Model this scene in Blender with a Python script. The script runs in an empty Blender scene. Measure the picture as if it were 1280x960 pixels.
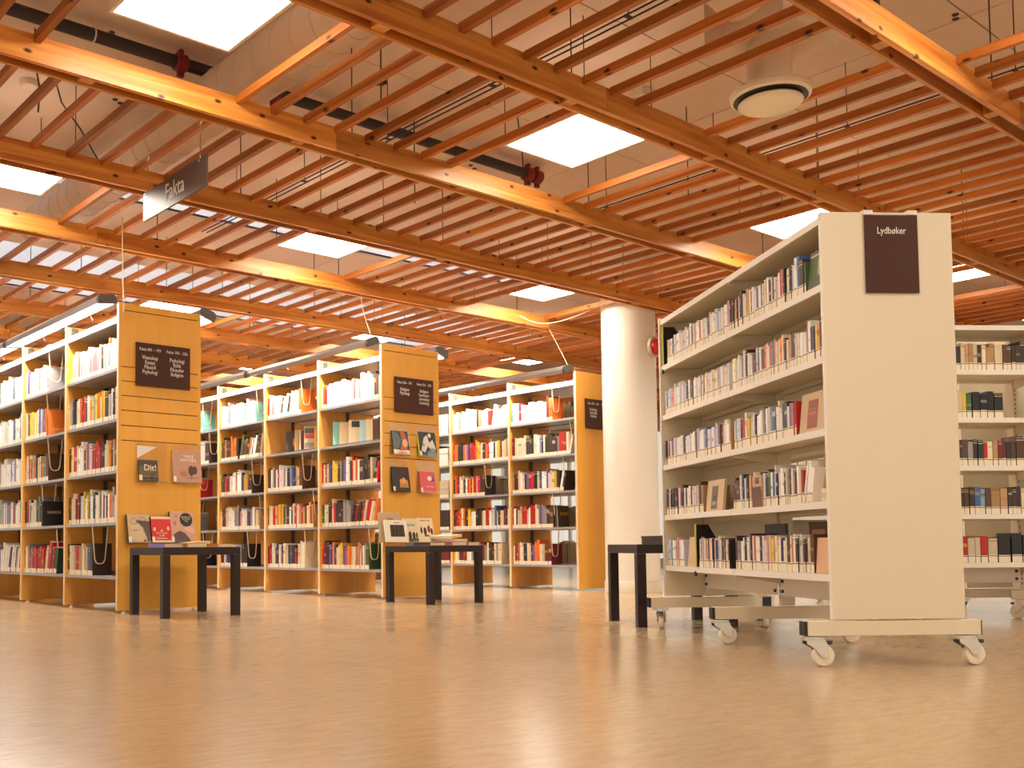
import bpy, math, random
import numpy as np
from mathutils import Matrix, Vector
rnd = random.Random(7)
SC = bpy.context.scene
COL = SC.collection

# ------------------------------------------------------------------ camera
# world: X runs along the ceiling beams, Y runs along the bookcases and slats, Z up, floor at z = 0
cam_d = bpy.data.cameras.new('camera')
cam = bpy.data.objects.new('camera', cam_d)
COL.objects.link(cam)
F = 1262.3
def _cam_matrix():
    px, py = 450., 617.
    a = np.array([2080 - px, 672 - py, F]); a /= np.linalg.norm(a)
    b = np.array([-530 - px, 689 - py, F]); b -= a * (a @ b); b /= np.linalg.norm(b)
    up = np.cross(a, b)
    R = np.array([a, b, up])
    M = np.eye(4)
    M[:3, 0] = R @ [1, 0, 0]; M[:3, 1] = R @ [0, -1, 0]; M[:3, 2] = R @ [0, 0, -1]
    M[:3, 3] = [0, 0, .45]
    return Matrix(M.tolist()), R
cam.matrix_world, CR = _cam_matrix()
cam_d.sensor_width = 36; cam_d.sensor_fit = 'HORIZONTAL'
cam_d.lens = F / 1280 * 36
cam_d.shift_x = (640 - 450) / 1280
cam_d.shift_y = (617 - 480) / 1280
cam_d.clip_start = .05; cam_d.clip_end = 100
SC.camera = cam
def proj(p):
    c = CR.T @ (np.array(p, float) - [0, 0, .45])
    if c[2] < .2: return None
    return c[0] / c[2] * F + 450, c[1] / c[2] * F + 617

# ------------------------------------------------------------------ light
W = bpy.data.worlds.new('daylight'); SC.world = W; W.use_nodes = True
W.node_tree.nodes['Background'].inputs[0].default_value = (1.0, .875, .68, 1)
W.node_tree.nodes['Background'].inputs[1].default_value = .66
PANEL_E, LAMP_E, SKY_E = 18.0, 130.0, .40
vs = SC.view_settings
vs.view_transform = 'Standard'; vs.look = 'None'; vs.gamma = 1; vs.use_curve_mapping = False
vs.exposure = .58
SC.cycles.max_bounces = 6
SC.cycles.diffuse_bounces = 3
SC.cycles.transparent_max_bounces = 12

# ------------------------------------------------------------------ materials
def lin(c):
    return tuple(((x / 255) / 12.92 if x / 255 <= .04045 else ((x / 255 + .055) / 1.055) ** 2.4) for x in c)
MATS = {}
def new_mat(name):
    m = bpy.data.materials.new(name); m.use_nodes = True; MATS[name] = m
    nt = m.node_tree; return m, nt, nt.nodes['Principled BSDF']
def simple(name, rgb, rough=.5, metal=0, spec=.5, noise=0, emit=None, es=0, trans=0):
    m, nt, b = new_mat(name)
    c = (*rgb, 1)
    b.inputs['Base Color'].default_value = c
    b.inputs['Roughness'].default_value = rough
    b.inputs['Metallic'].default_value = metal
    b.inputs['Specular IOR Level'].default_value = spec
    if emit:
        b.inputs['Emission Color'].default_value = (*emit, 1); b.inputs['Emission Strength'].default_value = es
    if noise:
        tc = nt.nodes.new('ShaderNodeTexCoord'); n = nt.nodes.new('ShaderNodeTexNoise')
        n.inputs['Scale'].default_value = 9; n.inputs['Detail'].default_value = 4
        r = nt.nodes.new('ShaderNodeMapRange'); r.inputs[3].default_value = 1 - noise; r.inputs[4].default_value = 1 + noise
        mx = nt.nodes.new('ShaderNodeVectorMath'); mx.operation = 'SCALE'; mx.inputs[0].default_value = rgb
        nt.links.new(tc.outputs['Object'], n.inputs['Vector']); nt.links.new(n.outputs['Fac'], r.inputs[0])
        nt.links.new(r.outputs[0], mx.inputs['Scale']); nt.links.new(mx.outputs[0], b.inputs['Base Color'])
    return m
def wood(name, c1, c2, axis, rough=.4, knots=True, gscale=1.0, var=.25):
    """long-grain timber: grain runs along the given object axis"""
    m, nt, b = new_mat(name); N = nt.nodes; L = nt.links
    tc = N.new('ShaderNodeTexCoord'); mp = N.new('ShaderNodeMapping'); oi = N.new('ShaderNodeObjectInfo')
    s = [22, 22, 22]; s[axis] = 1.2
    mp.inputs['Scale'].default_value = [k * gscale for k in s]
    off = N.new('ShaderNodeVectorMath'); off.operation = 'SCALE'; off.inputs[0].default_value = (37, 53, 71)
    add = N.new('ShaderNodeVectorMath'); add.operation = 'ADD'
    L.new(oi.outputs['Random'], off.inputs['Scale']); L.new(tc.outputs['Object'], add.inputs[0]); L.new(off.outputs[0], add.inputs[1])
    L.new(add.outputs[0], mp.inputs['Vector'])
    n = N.new('ShaderNodeTexNoise'); n.inputs['Scale'].default_value = 1; n.inputs['Detail'].default_value = 5
    n.inputs['Distortion'].default_value = .6
    L.new(mp.outputs[0], n.inputs['Vector'])
    rp = N.new('ShaderNodeValToRGB'); rp.color_ramp.elements[0].position = .3; rp.color_ramp.elements[1].position = .72
    rp.color_ramp.elements[0].color = (*c2, 1); rp.color_ramp.elements[1].color = (*c1, 1)
    L.new(n.outputs['Fac'], rp.inputs[0])
    col = rp.outputs[0]
    if knots:
        sx = N.new('ShaderNodeSeparateXYZ'); L.new(add.outputs[0], sx.inputs[0])
        o2 = N.new('ShaderNodeMath'); o2.operation = 'ADD'; L.new(sx.outputs[2], o2.inputs[0]); L.new(sx.outputs[1 - axis], o2.inputs[1])
        cb = N.new('ShaderNodeCombineXYZ'); L.new(sx.outputs[axis], cb.inputs[0]); L.new(o2.outputs[0], cb.inputs[1])
        mk = N.new('ShaderNodeMapping'); mk.inputs['Scale'].default_value = (3.2, 6.5, 1); L.new(cb.outputs[0], mk.inputs['Vector'])
        vo = N.new('ShaderNodeTexVoronoi'); vo.voronoi_dimensions = '2D'; vo.inputs['Scale'].default_value = 1; L.new(mk.outputs[0], vo.inputs['Vector'])
        r1 = N.new('ShaderNodeMapRange'); r1.inputs[1].default_value = .035; r1.inputs[2].default_value = .085
        r1.inputs[3].default_value = 1; r1.inputs[4].default_value = 0
        L.new(vo.outputs['Distance'], r1.inputs[0])
        sp = N.new('ShaderNodeSeparateColor'); L.new(vo.outputs['Color'], sp.inputs[0])
        gt = N.new('ShaderNodeMath'); gt.operation = 'GREATER_THAN'; gt.inputs[1].default_value = .45; L.new(sp.outputs[0], gt.inputs[0])
        mu = N.new('ShaderNodeMath'); mu.operation = 'MULTIPLY'; L.new(r1.outputs[0], mu.inputs[0]); L.new(gt.outputs[0], mu.inputs[1])
        mx = N.new('ShaderNodeMix'); mx.data_type = 'RGBA'; mx.inputs[7].default_value = (.06, .012, .006, 1)
        L.new(mu.outputs[0], mx.inputs[0]); L.new(col, mx.inputs[6]); col = mx.outputs[2]
    r2 = N.new('ShaderNodeMapRange'); r2.inputs[3].default_value = 1 - var; r2.inputs[4].default_value = 1 + var * .5
    L.new(oi.outputs['Random'], r2.inputs[0])
    sc = N.new('ShaderNodeVectorMath'); sc.operation = 'SCALE'; L.new(col, sc.inputs[0]); L.new(r2.outputs[0], sc.inputs['Scale'])
    L.new(sc.outputs[0], b.inputs['Base Color'])
    b.inputs['Roughness'].default_value = rough
    b.inputs['Specular IOR Level'].default_value = .35
    return m
wood('pine_beam', (.88, .40, .085), (.52, .140, .018), 0, .36)
wood('pine_slat', (.66, .22, .038), (.44, .115, .017), 1, .45, True, 1.0, .35)
wood('birch_panel', (.90, .48, .088), (.84, .42, .068), 2, .38, False, .5, .05)
wood('birch_divider', (.82, .42, .10), (.74, .34, .07), 2, .42, False, .5, .05)
simple('birch_edge', (.82, .60, .38), .5)
simple('groove_dark', (.10, .03, .012), .7)
simple('ceiling_board', (.76, .57, .42), .9, noise=.05)
simple('ceiling_hole', (.10, .05, .035), .9)
simple('duct_metal', (.78, .60, .45), .55, noise=.06)
simple('diffuser_paint', (.80, .66, .46), .4)
simple('dark_gap', (.03, .025, .02), .4)
simple('pipe_black', (.035, .022, .022), .55)
simple('coupling_red', (.22, .01, .012), .4)
simple('wire_dark', (.05, .03, .025), .5)
simple('wire_white', (.85, .82, .75), .5)
simple('shelf_metal', (.50, .46, .46), .35, .3)
simple('shelf_lip', (.40, .40, .44), .32, .3)
simple('canopy_metal', (.86, .84, .80), .35)
simple('strip_brown', (.12, .06, .035), .5)
simple('bracket_metal', (.07, .06, .055), .4, .5)
simple('support_wire', (.72, .62, .47), .35, .2)
simple('aluminium', (.42, .40, .40), .35, .7)
simple('lamp_cap', (.10, .085, .08), .5)
simple('trolley_paint', (.80, .69, .52), .42, noise=.015)
simple('trolley_edge', (.86, .80, .72), .35)
simple('slot_dark', (.10, .07, .05), .6)
simple('plastic_black', (.012, .010, .012), .35)
simple('chrome', (.75, .73, .70), .18, 1)
simple('nylon_wheel', (.88, .77, .60), .4)
simple('table_black', (.018, .008, .008), .42, noise=.1)
simple('sign_brown', (.075, .026, .017), .45, spec=.22)
simple('sign_grey', (.10, .060, .050), .35)
simple('print_white', (.85, .80, .72), .5)
simple('column_paint', (.86, .81, .72), .55)
simple('bell_red', (.55, .008, .012), .12)
simple('skirting', (.80, .70, .54), .5)
simple('wall_paint', (.66, .56, .44), .8)
simple('window_frame', (.80, .80, .80), .5)
simple('led_panel', (.9, .9, .9), .5, emit=(1, .91, .76), es=PANEL_E)
simple('panel_frame', (.86, .78, .66), .5)
simple('ceiling_fill_glow', (.8, .8, .8), .5, emit=(1, .89, .74), es=1.2)  # weak added glow that lifts the boards above the slats
simple('lamp_tube', (.9, .9, .9), .5, emit=(1, .97, .93), es=LAMP_E)
simple('skylight_glass', (.35, .36, .38), .3, emit=(.88, .92, 1), es=SKY_E)
simple('case_cardboard', (.62, .45, .27), .6)
simple('edge_yellow', (.72, .66, .06), .5)
simple('book_black', (.02, .018, .018), .35)
def glass(name, tint, gl, rough=.03):
    m = bpy.data.materials.new(name); m.use_nodes = True; MATS[name] = m; nt = m.node_tree; nt.nodes.clear()
    o = nt.nodes.new('ShaderNodeOutputMaterial'); t = nt.nodes.new('ShaderNodeBsdfTransparent'); g = nt.nodes.new('ShaderNodeBsdfGlossy')
    g.inputs['Roughness'].default_value = rough; t.inputs[0].default_value = (*tint, 1)
    mx = nt.nodes.new('ShaderNodeMixShader'); lw = nt.nodes.new('ShaderNodeLayerWeight'); lw.inputs[0].default_value = gl
    nt.links.new(lw.outputs['Facing'], mx.inputs[0]); nt.links.new(t.outputs[0], mx.inputs[1]); nt.links.new(g.outputs[0], mx.inputs[2])
    nt.links.new(mx.outputs[0], o.inputs[0]); return m
glass('acrylic', (.995, .99, .985), .18)
glass('window_glass', (.95, .97, 1), .2)
# floor: mottled satin linoleum
m, nt, b = new_mat('linoleum'); N = nt.nodes; L = nt.links
tc = N.new('ShaderNodeTexCoord')
mp = N.new('ShaderNodeMapping'); mp.inputs['Rotation'].default_value = (0, 0, math.radians(36)); mp.inputs['Scale'].default_value = (10, 34, 1)
n1 = N.new('ShaderNodeTexNoise'); n1.inputs['Scale'].default_value = 1; n1.inputs['Detail'].default_value = 6; n1.inputs['Roughness'].default_value = .75
L.new(tc.outputs['Object'], mp.inputs[0]); L.new(mp.outputs[0], n1.inputs['Vector'])
rp = N.new('ShaderNodeValToRGB')
rp.color_ramp.elements[0].position = .25; rp.color_ramp.elements[0].color = (.39, .25, .135, 1)
rp.color_ramp.elements[1].position = .75; rp.color_ramp.elements[1].color = (.54, .375, .22, 1)
L.new(n1.outputs['Fac'], rp.inputs[0]); L.new(rp.outputs[0], b.inputs['Base Color'])
n2 = N.new('ShaderNodeTexNoise'); n2.inputs['Scale'].default_value = 2; r3 = N.new('ShaderNodeMapRange'); r3.inputs[3].default_value = .17; r3.inputs[4].default_value = .25; b.inputs['Specular IOR Level'].default_value = .75
L.new(tc.outputs['Object'], n2.inputs['Vector']); L.new(n2.outputs['Fac'], r3.inputs[0]); L.new(r3.outputs[0], b.inputs['Roughness'])
# books: colour of each face from the mesh
m, nt, b = new_mat('book_print'); at = nt.nodes.new('ShaderNodeVertexColor'); at.layer_name = 'Col'
nt.links.new(at.outputs[0], b.inputs['Base Color']); b.inputs['Roughness'].default_value = .38
def cmat(rgb, rough=.45):
    k = 'ink_%d_%d_%d' % tuple(rgb)
    return k if k in MATS else (simple(k, lin(rgb), rough), k)[1]

# ------------------------------------------------------------------ mesh helpers
class MB:
    def __init__(s): s.v = []; s.f = []; s.m = []; s.c = []; s.smooth = False
    def face(s, idx, m=0, c=(1, 1, 1)): s.f.append(idx); s.m.append(m); s.c.append(c)
    def box(s, a, b, m=0, c=(1, 1, 1)):
        x0, y0, z0 = a; x1, y1, z1 = b; k = len(s.v)
        s.v += [(x0, y0, z0), (x1, y0, z0), (x1, y1, z0), (x0, y1, z0), (x0, y0, z1), (x1, y0, z1), (x1, y1, z1), (x0, y1, z1)]
        for q in ((0, 3, 2, 1), (4, 5, 6, 7), (0, 1, 5, 4), (1, 2, 6, 5), (2, 3, 7, 6), (3, 0, 4, 7)):
            s.face([k + i for i in q], m, c)
        return s
    def prism(s, pts, ax, a0, a1, m=0, c=(1, 1, 1)):
        """polygon pts (2-D) extruded along axis ax"""
        k = len(s.v); n = len(pts)
        for a in (a0, a1):
            for p in pts:
                q = list(p); q.insert(ax, a); s.v.append(tuple(q))
        s.face([k + i for i in range(n)][::-1], m, c); s.face([k + n + i for i in range(n)], m, c)
        for i in range(n):
            j = (i + 1) % n; s.face([k + i, k + j, k + n + j, k + n + i], m, c)
        return s
    def path(s, pts, r, n=6, m=0, c=(1, 1, 1), closed=False, caps=True):
        pts = [Vector(p) for p in pts]; rings = []
        N_ = len(pts); prev = None
        for i, p in enumerate(pts):
            if closed: t = pts[(i + 1) % N_] - pts[i - 1]
            else: t = pts[min(i + 1, N_ - 1)] - pts[max(i - 1, 0)]
            t.normalize()
            if prev is None:
                ref = Vector((0, 0, 1)) if abs(t.z) < .9 else Vector((1, 0, 0)); u = t.cross(ref).normalized()
            else:
                u = (prev - t * prev.dot(t)).normalized()
            prev = u; w = t.cross(u); k = len(s.v)
            for j in range(n):
                a = 2 * math.pi * j / n; s.v.append(tuple(p + (u * math.cos(a) + w * math.sin(a)) * r))
            rings.append(k)
        for i in range(N_ if closed else N_ - 1):
            a = rings[i]; b_ = rings[(i + 1) % N_]
            for j in range(n): s.face([a + j, a + (j + 1) % n, b_ + (j + 1) % n, b_ + j], m, c)
        if caps and not closed:
            s.face([rings[0] + j for j in range(n)][::-1], m, c); s.face([rings[-1] + j for j in range(n)], m, c)
        return s
    def lathe(s, prof, o=(0, 0, 0), ax=2, n=24, m=0, c=(1, 1, 1)):
        """prof: (radius, height) pairs revolved about axis ax through o"""
        rings = []
        for r, h in prof:
            k = len(s.v); rings.append(k)
            for j in range(n):
                a = 2 * math.pi * j / n; p = [math.cos(a) * r, math.sin(a) * r]; p.insert(ax, h)
                s.v.append((p[0] + o[0], p[1] + o[1], p[2] + o[2]))
        for i in range(len(prof) - 1):
            for j in range(n):
                q = [rings[i] + j, rings[i] + (j + 1) % n, rings[i + 1] + (j + 1) % n, rings[i + 1] + j]
                s.face(q if ax != 1 else q[::-1], m, c)
        s.face([rings[0] + j for j in range(n)][::-1], m, c); s.face([rings[-1] + j for j in range(n)], m, c)
        return s
    def add(s, o, M):
        k = len(s.v)
        s.v += [tuple(M @ Vector(p)) for p in o.v]
        for f, m_, c in zip(o.f, o.m, o.c): s.face([k + i for i in f], m_, c)
        return s
    def mesh(s, name, mats, smooth=False, bev=0):
        me = bpy.data.meshes.new(name)
        me.from_pydata(s.v, [], s.f)
        for mm in mats: me.materials.append(MATS[mm])
        me.polygons.foreach_set('material_index', s.m)
        if 'book_print' in mats:
            at = me.color_attributes.new('Col', 'FLOAT_COLOR', 'CORNER')
            arr = np.ones((len(me.loops), 4), np.float32); i = 0
            for f, c in zip(s.f, s.c):
                arr[i:i + len(f), :3] = c; i += len(f)
            at.data.foreach_set('color', arr.ravel())
        if smooth:
            me.polygons.foreach_set('use_smooth', [True] * len(me.polygons))
            me.set_sharp_from_angle(angle=math.radians(35))
        me.update()
        return me
    def build(s, name, mats, parent=None, loc=(0, 0, 0), rot=None, smooth=False, bev=0):
        if isinstance(mats, str): mats = [mats]
        return put(name, s.mesh(name, mats, smooth), parent, loc, rot, bev)
def put(name, me, parent=None, loc=(0, 0, 0), rot=None, bev=0):
    o = bpy.data.objects.new(name, me); COL.objects.link(o)
    if parent: o.parent = parent
    o.location = loc
    if rot: o.rotation_euler = rot
    if bev:
        md = o.modifiers.new('bevel', 'BEVEL'); md.width = bev; md.segments = 2; md.limit_method = 'ANGLE'
    return o
def empty(name, loc=(0, 0, 0), rz=0, parent=None):
    o = bpy.data.objects.new(name, None); COL.objects.link(o); o.location = loc; o.rotation_euler = (0, 0, rz)
    o.empty_display_size = .1
    if parent: o.parent = parent
    return o
def tag(o, label=None, cat=None, group=None, kind=None):
    if label and len(label.split()) > 16: print('LONG', label)
    if label: o['label'] = label
    if cat: o['category'] = cat
    if group: o['group'] = group
    if kind: o['kind'] = kind
    return o
def box(a, b): return MB().box(a, b)
FRONT = Matrix(((1, 0, 0), (0, 0, -1), (0, 1, 0)))           # text on a plane facing -y
LEFT = Matrix(((0, 0, -1), (-1, 0, 0), (0, 1, 0)))           # text on a plane facing -x
def text(name, s, size, mat, parent, loc, M=FRONT, align='CENTER', sx=1, depth=.0006, lab=None, space=1.0):
    cu = bpy.data.curves.new(name, 'FONT'); cu.body = s; cu.size = size; cu.align_x = align; cu.extrude = depth
    cu.space_line = space; cu.resolution_u = 2
    to = bpy.data.objects.new(name, cu); COL.objects.link(to)
    dg = bpy.context.evaluated_depsgraph_get()
    me = bpy.data.meshes.new_from_object(to.evaluated_get(dg))
    bpy.data.objects.remove(to)
    me.materials.clear(); me.materials.append(MATS[mat])
    o = bpy.data.objects.new(name, me); COL.objects.link(o); o.parent = parent
    o.matrix_local = Matrix.Translation(loc) @ M.to_4x4() @ Matrix.Scale(sx, 4, (1, 0, 0))
    if lab: o['label'] = lab
    return o

# ------------------------------------------------------------------ room shell
X0, X1, Y0, Y1 = -5.0, 17.0, -4.0, 16.0
CZ = 3.35
tag(box((X0, Y0, -.1), (X1, Y1, 0)).build('floor', 'linoleum'), kind='structure')
ceil = tag(box((X0, Y0, CZ + .10), (X1, Y1, CZ + .2)).build('ceiling', 'ceiling_board'), kind='structure')
# ceiling boards, with two daylight strips left open between them
strips = [(7.25, 7.81, 6.3), (9.47, 11.12, 9.3)]
pm = box((.004, .004, 0), (2.396, 1.196, .02)).mesh('ceiling_board', ['ceiling_board'])
pm2 = {}
def ceil_board(x, y, w, h):
    k = (round(w, 3), round(h, 3))
    if k not in pm2: pm2[k] = box((.004, .004, 0), (w - .004, h - .004, .02)).mesh('ceiling_board', ['ceiling_board'])
    put('ceiling_board', pm2[k], ceil, (x, y, CZ))
rows = [-1.4 + 1.2075 * i for i in range(8)]
yb = [(a, b) for a, b in zip(rows[:-1], rows[1:])]
yb[-1] = (yb[-1][0], 7.25)
yb += [(7.25, 7.81), (7.81, 8.64), (8.64, 9.47), (9.47, 10.3), (10.3, 11.12), (11.12, 12.3), (12.3, 13.5), (13.5, 14.7)]
for a, b_ in yb:
    x = -1.2
    while x < 15.5:
        skip = any(a >= s0 - .01 and b_ <= s1 + .01 and x < xm for s0, s1, xm in strips)
        if not skip: ceil_board(x, a, 2.4, b_ - a)
        x += 2.4
for i, (s0, s1, xm) in enumerate(strips):
    w = box((-1.2, s0 + .02, CZ + .03), (math.ceil((xm + 1.2) / 2.4) * 2.4 - 1.2, s1 - .02, CZ + .05)).build('window_%d' % (i + 1), 'skylight_glass')
    tag(w, kind='structure')
    for k in range(0, 6):
        xx = -1.2 + 2.4 * k
        if xx < xm + 2.4: box((xx - .02, s0 + .02, CZ + .01), (xx + .02, s1 - .02, CZ + .03)).build('glazing_bar', 'window_frame', w)
# small screw holes in the boards
hm = MB()
hm.lathe([(.018, 0), (.018, .004)], n=10); hme = hm.mesh('ceiling_hole', ['ceiling_hole'])
for cx, cy in [(2.2, 5.25), (2.75, 6.1), (3.4, 2.9), (5.1, 3.1), (5.95, 2.25), (4.3, 5.7), (5.4, 5.4), (6.1, 5.9), (4.9, 4.9), (6.7, 4.0), (5.4, 1.1), (2.3, 4.9)]:
    for k in range(rnd.choice((2, 3, 4))):
        put('ceiling_hole', hme, ceil, (cx + rnd.uniform(-.12, .12), cy + rnd.uniform(-.1, .1), CZ - .004))
# far walls with tall windows
def wall_with_windows(name, along, pos, a0, a1, n, w0, wn):
    """along: 0 -> wall runs in X at Y=pos, 1 -> wall runs in Y at X=pos"""
    def P(a, d, z): return (a, pos + d, z) if along == 0 else (pos + d, a, z)
    def bx(m_, a, b_, z0, z1, d0=0, d1=.2):
        p, q = P(a, d0, z0), P(b_, d1, z1); m_.box(tuple(map(min, p, q)), tuple(map(max, p, q)))
    m_ = MB(); pitch = (a1 - a0) / n
    bx(m_, a0, a1, 2.75, CZ + .1); bx(m_, a0, a1, 0, .12)
    for i in range(n + 1):
        c = a0 + i * pitch; bx(m_, max(a0, c - .35), min(a1, c + .35), .12, 2.75)
    tag(m_.build(name, 'wall_paint'), kind='structure')
    for i in range(n):
        c0, c1 = a0 + i * pitch + .35, a0 + (i + 1) * pitch - .35
        f = MB(); t = .05
        bx(f, c0, c1, .12, .12 + t, .05, .12); bx(f, c0, c1, 2.75 - t, 2.75, .05, .12)
        for c in (c0, (c0 + c1) / 2 - t / 2, c1 - t): bx(f, c, c + t, .12 + t, 2.75 - t, .05, .12)
        fo = tag(f.build('window_%d' % (wn + i), 'window_frame'), kind='structure')
        for c in (c0 + t, (c0 + c1) / 2 + t / 2):
            g = MB(); bx(g, c, c + (c1 - c0) / 2 - 1.5 * t, .12 + t, 2.75 - t, .08, .09); g.build('pane', 'window_glass', fo)
wall_with_windows('wall_back', 0, Y1, X0, X1, 8, .35, 3)
wall_with_windows('wall_right', 1, X1, Y0, Y1, 7, .35, 11)
tag(box((X0, Y1 - .02, 0), (X1, Y1, .1)).build('baseboard_back', 'skirting'), kind='structure')
tag(box((X1 - .02, Y0, 0), (X1, Y1, .1)).build('baseboard_right', 'skirting'), kind='structure')

# ------------------------------------------------------------------ timber grid under the ceiling
ZB, ZT = 2.63, 2.755
BW = .105
PITCH = 1.21
beamY = [3.17 + PITCH * n for n in range(-3, 9)]
ords = ['first', 'second', 'third', 'fourth', 'fifth', 'sixth', 'seventh', 'eighth', 'ninth', 'tenth', 'eleventh', 'twelfth']
cen = [None] * 12
blabels = ['pine ceiling beam of two planks, directly above the camera',
           'pine ceiling beam of two planks, above the top edge of the photo',
           'pine twin-plank beam crossing the top right corner, right of the round air diffuser',
           'pine twin-plank beam from top centre to the white Lydbøker shelf, left of the air diffuser',
           'pine twin-plank beam lit pale under the large top left light, running to the white shelf',
           'pine twin-plank beam right behind the hanging Fakta sign, ending over the round column',
           'pine twin-plank beam next beyond the Fakta sign, passing behind the column top',
           'pine twin-plank beam just above the end panels of the left and middle bookcases',
           'pine twin-plank beam low at far left, seen above the left bookcase lamp',
           'dim pine beam second behind the left bookcase lamp, far left', 'far pine beam hidden mostly behind the bookcases',
           'farthest pine beam at the window wall']
JO = {2: 5.9, 3: 4.05, 4: 3.25, 5: 3.0, 6: 2.9}
for n, y in enumerate(beamY):
    e = empty('ceiling_beam', (0, y, ZB)); tag(e, blabels[n], 'beam')
    j = JO.get(n, 3.5)
    cuts = [-2.5, j - 4.8, j, j + 4.8, j + 9.6] if j - 4.8 > -2.4 else [-2.5, j, j + 4.8, j + 9.6]
    cuts = [c for c in cuts if c < 15] + [15.5]
    for a, b_ in zip(cuts[:-1], cuts[1:]):
        box((a + .001, 0, 0), (b_ - .001, .026, ZT - ZB)).build('near_plank', 'pine_beam', e)
    cuts = [-2.5, j - 2.6, j + 2.2, j + 7, 15.5]
    for a, b_ in zip(cuts[:-1], cuts[1:]):
        box((a + .001, BW - .018, 0), (b_ - .001, BW, ZT - ZB)).build('far_plank', 'pine_beam', e)
    x = j - 4.2 + .35
    while x < 15:
        box((x, .0265, .008), (x + .07, BW - .0185, ZT - ZB)).build('spacer_block', 'pine_beam', e); x += 1.2
    for hx in (j - .2, j + 2.2, j + 4.4):
        if 2.6 < hx < 3.15: hx = 3.4
        if 2 <= n <= 8: MB().path([(hx, .055, .05), (hx, .055, CZ - ZB)], .0035).build('hanger_rod', 'wire_dark', e)
SP = .2095; SX = 1.561
slat_me = [box((0, 0, 0), (.031 + d, PITCH - BW - .004, .042)).mesh('slat', ['pine_slat']) for d in (0, .002, -.002)]
holes = {13, 14, 15, 16}
for n in range(len(beamY) - 1):
    ya = beamY[n] + BW + .002
    bay = tag(empty('trim_%d' % (n + 1), (0, ya, 0)), kind='structure')
    row_lamp = n % 2 == 1           # bays that hold the square lights
    for k in range(-14, 66):
        if row_lamp and (k % 12) in (1, 2, 3, 4): continue
        if n == 2 and k in (14, 15): continue
        x = SX + SP * k
        vis = False
        for yy in (ya, ya + .55, ya + 1.1):
            q = proj((x, yy, ZT))
            if q and -260 < q[0] < 1540 and -320 < q[1] < 700: vis = True
        if not vis: continue
        put('slat', slat_me[k % 3], bay, (x, 0, ZT - .036 + rnd.uniform(-.002, .002)))
# square LED panels in the openings
def light_panel(i, j, label):
    cx = 1.815 + .29 + 2.485 * i; cy = 4.095 - .29 + 2.477 * j
    e = tag(empty('ceiling_light', (cx, cy, 2.82)), label, 'light', 'square light panels in the slatted ceiling')
    f = MB(); h = .29
    for a, b_ in (((-h - .018, -h - .018, -.004), (h + .018, -h, .05)), ((-h - .018, h, -.004), (h + .018, h + .018, .05)), ((-h - .018, -h, -.004), (-h, h, .05)), ((h, -h, -.004), (h + .018, h, .05))): f.box(a, b_)
    f.build('frame', 'panel_frame', e)
    box((-h, -h, .0), (h, h, .006)).build('diffuser', 'led_panel', e)
    box((-h, -h, .0065), (h, h, .05)).build('housing', 'panel_frame', e)
    box((-h + .05, -h + .05, .0505), (h - .05, h - .05, .056)).build('added_fill_plate', 'ceiling_fill_glow', e)  # glowing top plate added to the fixture to brighten the ceiling
    for sx in (-1, 1):
        for sy in (-1, 1): MB().path([(sx * (h + .009), sy * (h + .009), .03), (sx * (h + .009), sy * (h + .009), CZ - 2.82)], .003).build('suspension_wire', 'wire_dark', e)
LP = {(0, 0): 'large square ceiling light at the top left corner, above the red pipe coupling',
      (1, 0): 'square ceiling light in the middle, at the end of the black pipe',
      (2, 0): 'square ceiling light half hidden behind the top of the white Lydbøker shelf',
      (3, 0): 'square ceiling light just right of the Lydbøker end panel',
      (0, 1): 'square ceiling light at the left edge, left of the Fakta sign',
      (1, 1): 'square ceiling light right of and below the Fakta sign, in the row beyond it',
      (2, 1): 'square ceiling light just left of the round column',
      (0, 2): 'square ceiling light far left behind the left bookcase lamp',
      (1, 2): 'thin sliver of ceiling light directly above the end panel of the left bookcase',
      (2, 2): 'thin ceiling light just above the lamp of the middle bookcase',
      (3, 2): 'thin far ceiling light above the lamp of the right wooden bookcase',
      (1, -1): 'ceiling light at the very top right corner', (0, -1): 'ceiling light above the left edge of the frame, near camera',
      (2, -1): 'ceiling light off the right edge, beyond the top right beam',
      (3, 1): 'far ceiling light behind the white shelf on the right', (0, -2): 'ceiling light behind the camera, left one', (1, -2): 'ceiling light behind the camera, right one',
      (2, 3): 'farthest ceiling light behind the middle bookcase', (3, 3): 'farthest ceiling light behind the right wooden bookcase', (1, 3): 'farthest ceiling light behind the left bookcase', (4, 0): 'far right ceiling light beyond the second white shelf', (4, 1): 'far ceiling light beyond the column, right side'}
for (i, j), l in LP.items(): light_panel(i, j, l)

# black pipe with red couplings
e = tag(empty('sprinkler_pipe', (0, 5.157, 3.26)), 'long black pipe with red couplings above the slats at top left and centre', 'pipe')
MB().path([(-2.5, 0, 0), (5.66, 0, 0)], .036, 12).build('pipe', 'pipe_black', e, smooth=True)
for cx, lab in ((2.70, 1), (3.34, 0), (5.63, 1), (5.73, 1)):
    c = MB(); c.lathe([(.045, -.035), (.052, -.03), (.052, .03), (.045, .035)], (cx, 0, 0), 0, 14)
    c.box((cx - .018, -.012, -.085), (cx + .018, .012, -.03)); c.box((cx - .012, -.02, .04), (cx + .012, .02, .075))
    c.build('coupling', 'coupling_red', e, smooth=True)
for hx in (.66, 2.17, 4.5):
    MB().path([(hx, 0, .035), (hx, 0, .09)], .005).path([(hx + .038 * 0, .038 * math.sin(a), .038 * math.cos(a)) for a in [i * math.pi / 5 for i in range(10)]], .005, closed=True).build('pipe_hanger', 'duct_metal', e)
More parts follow.
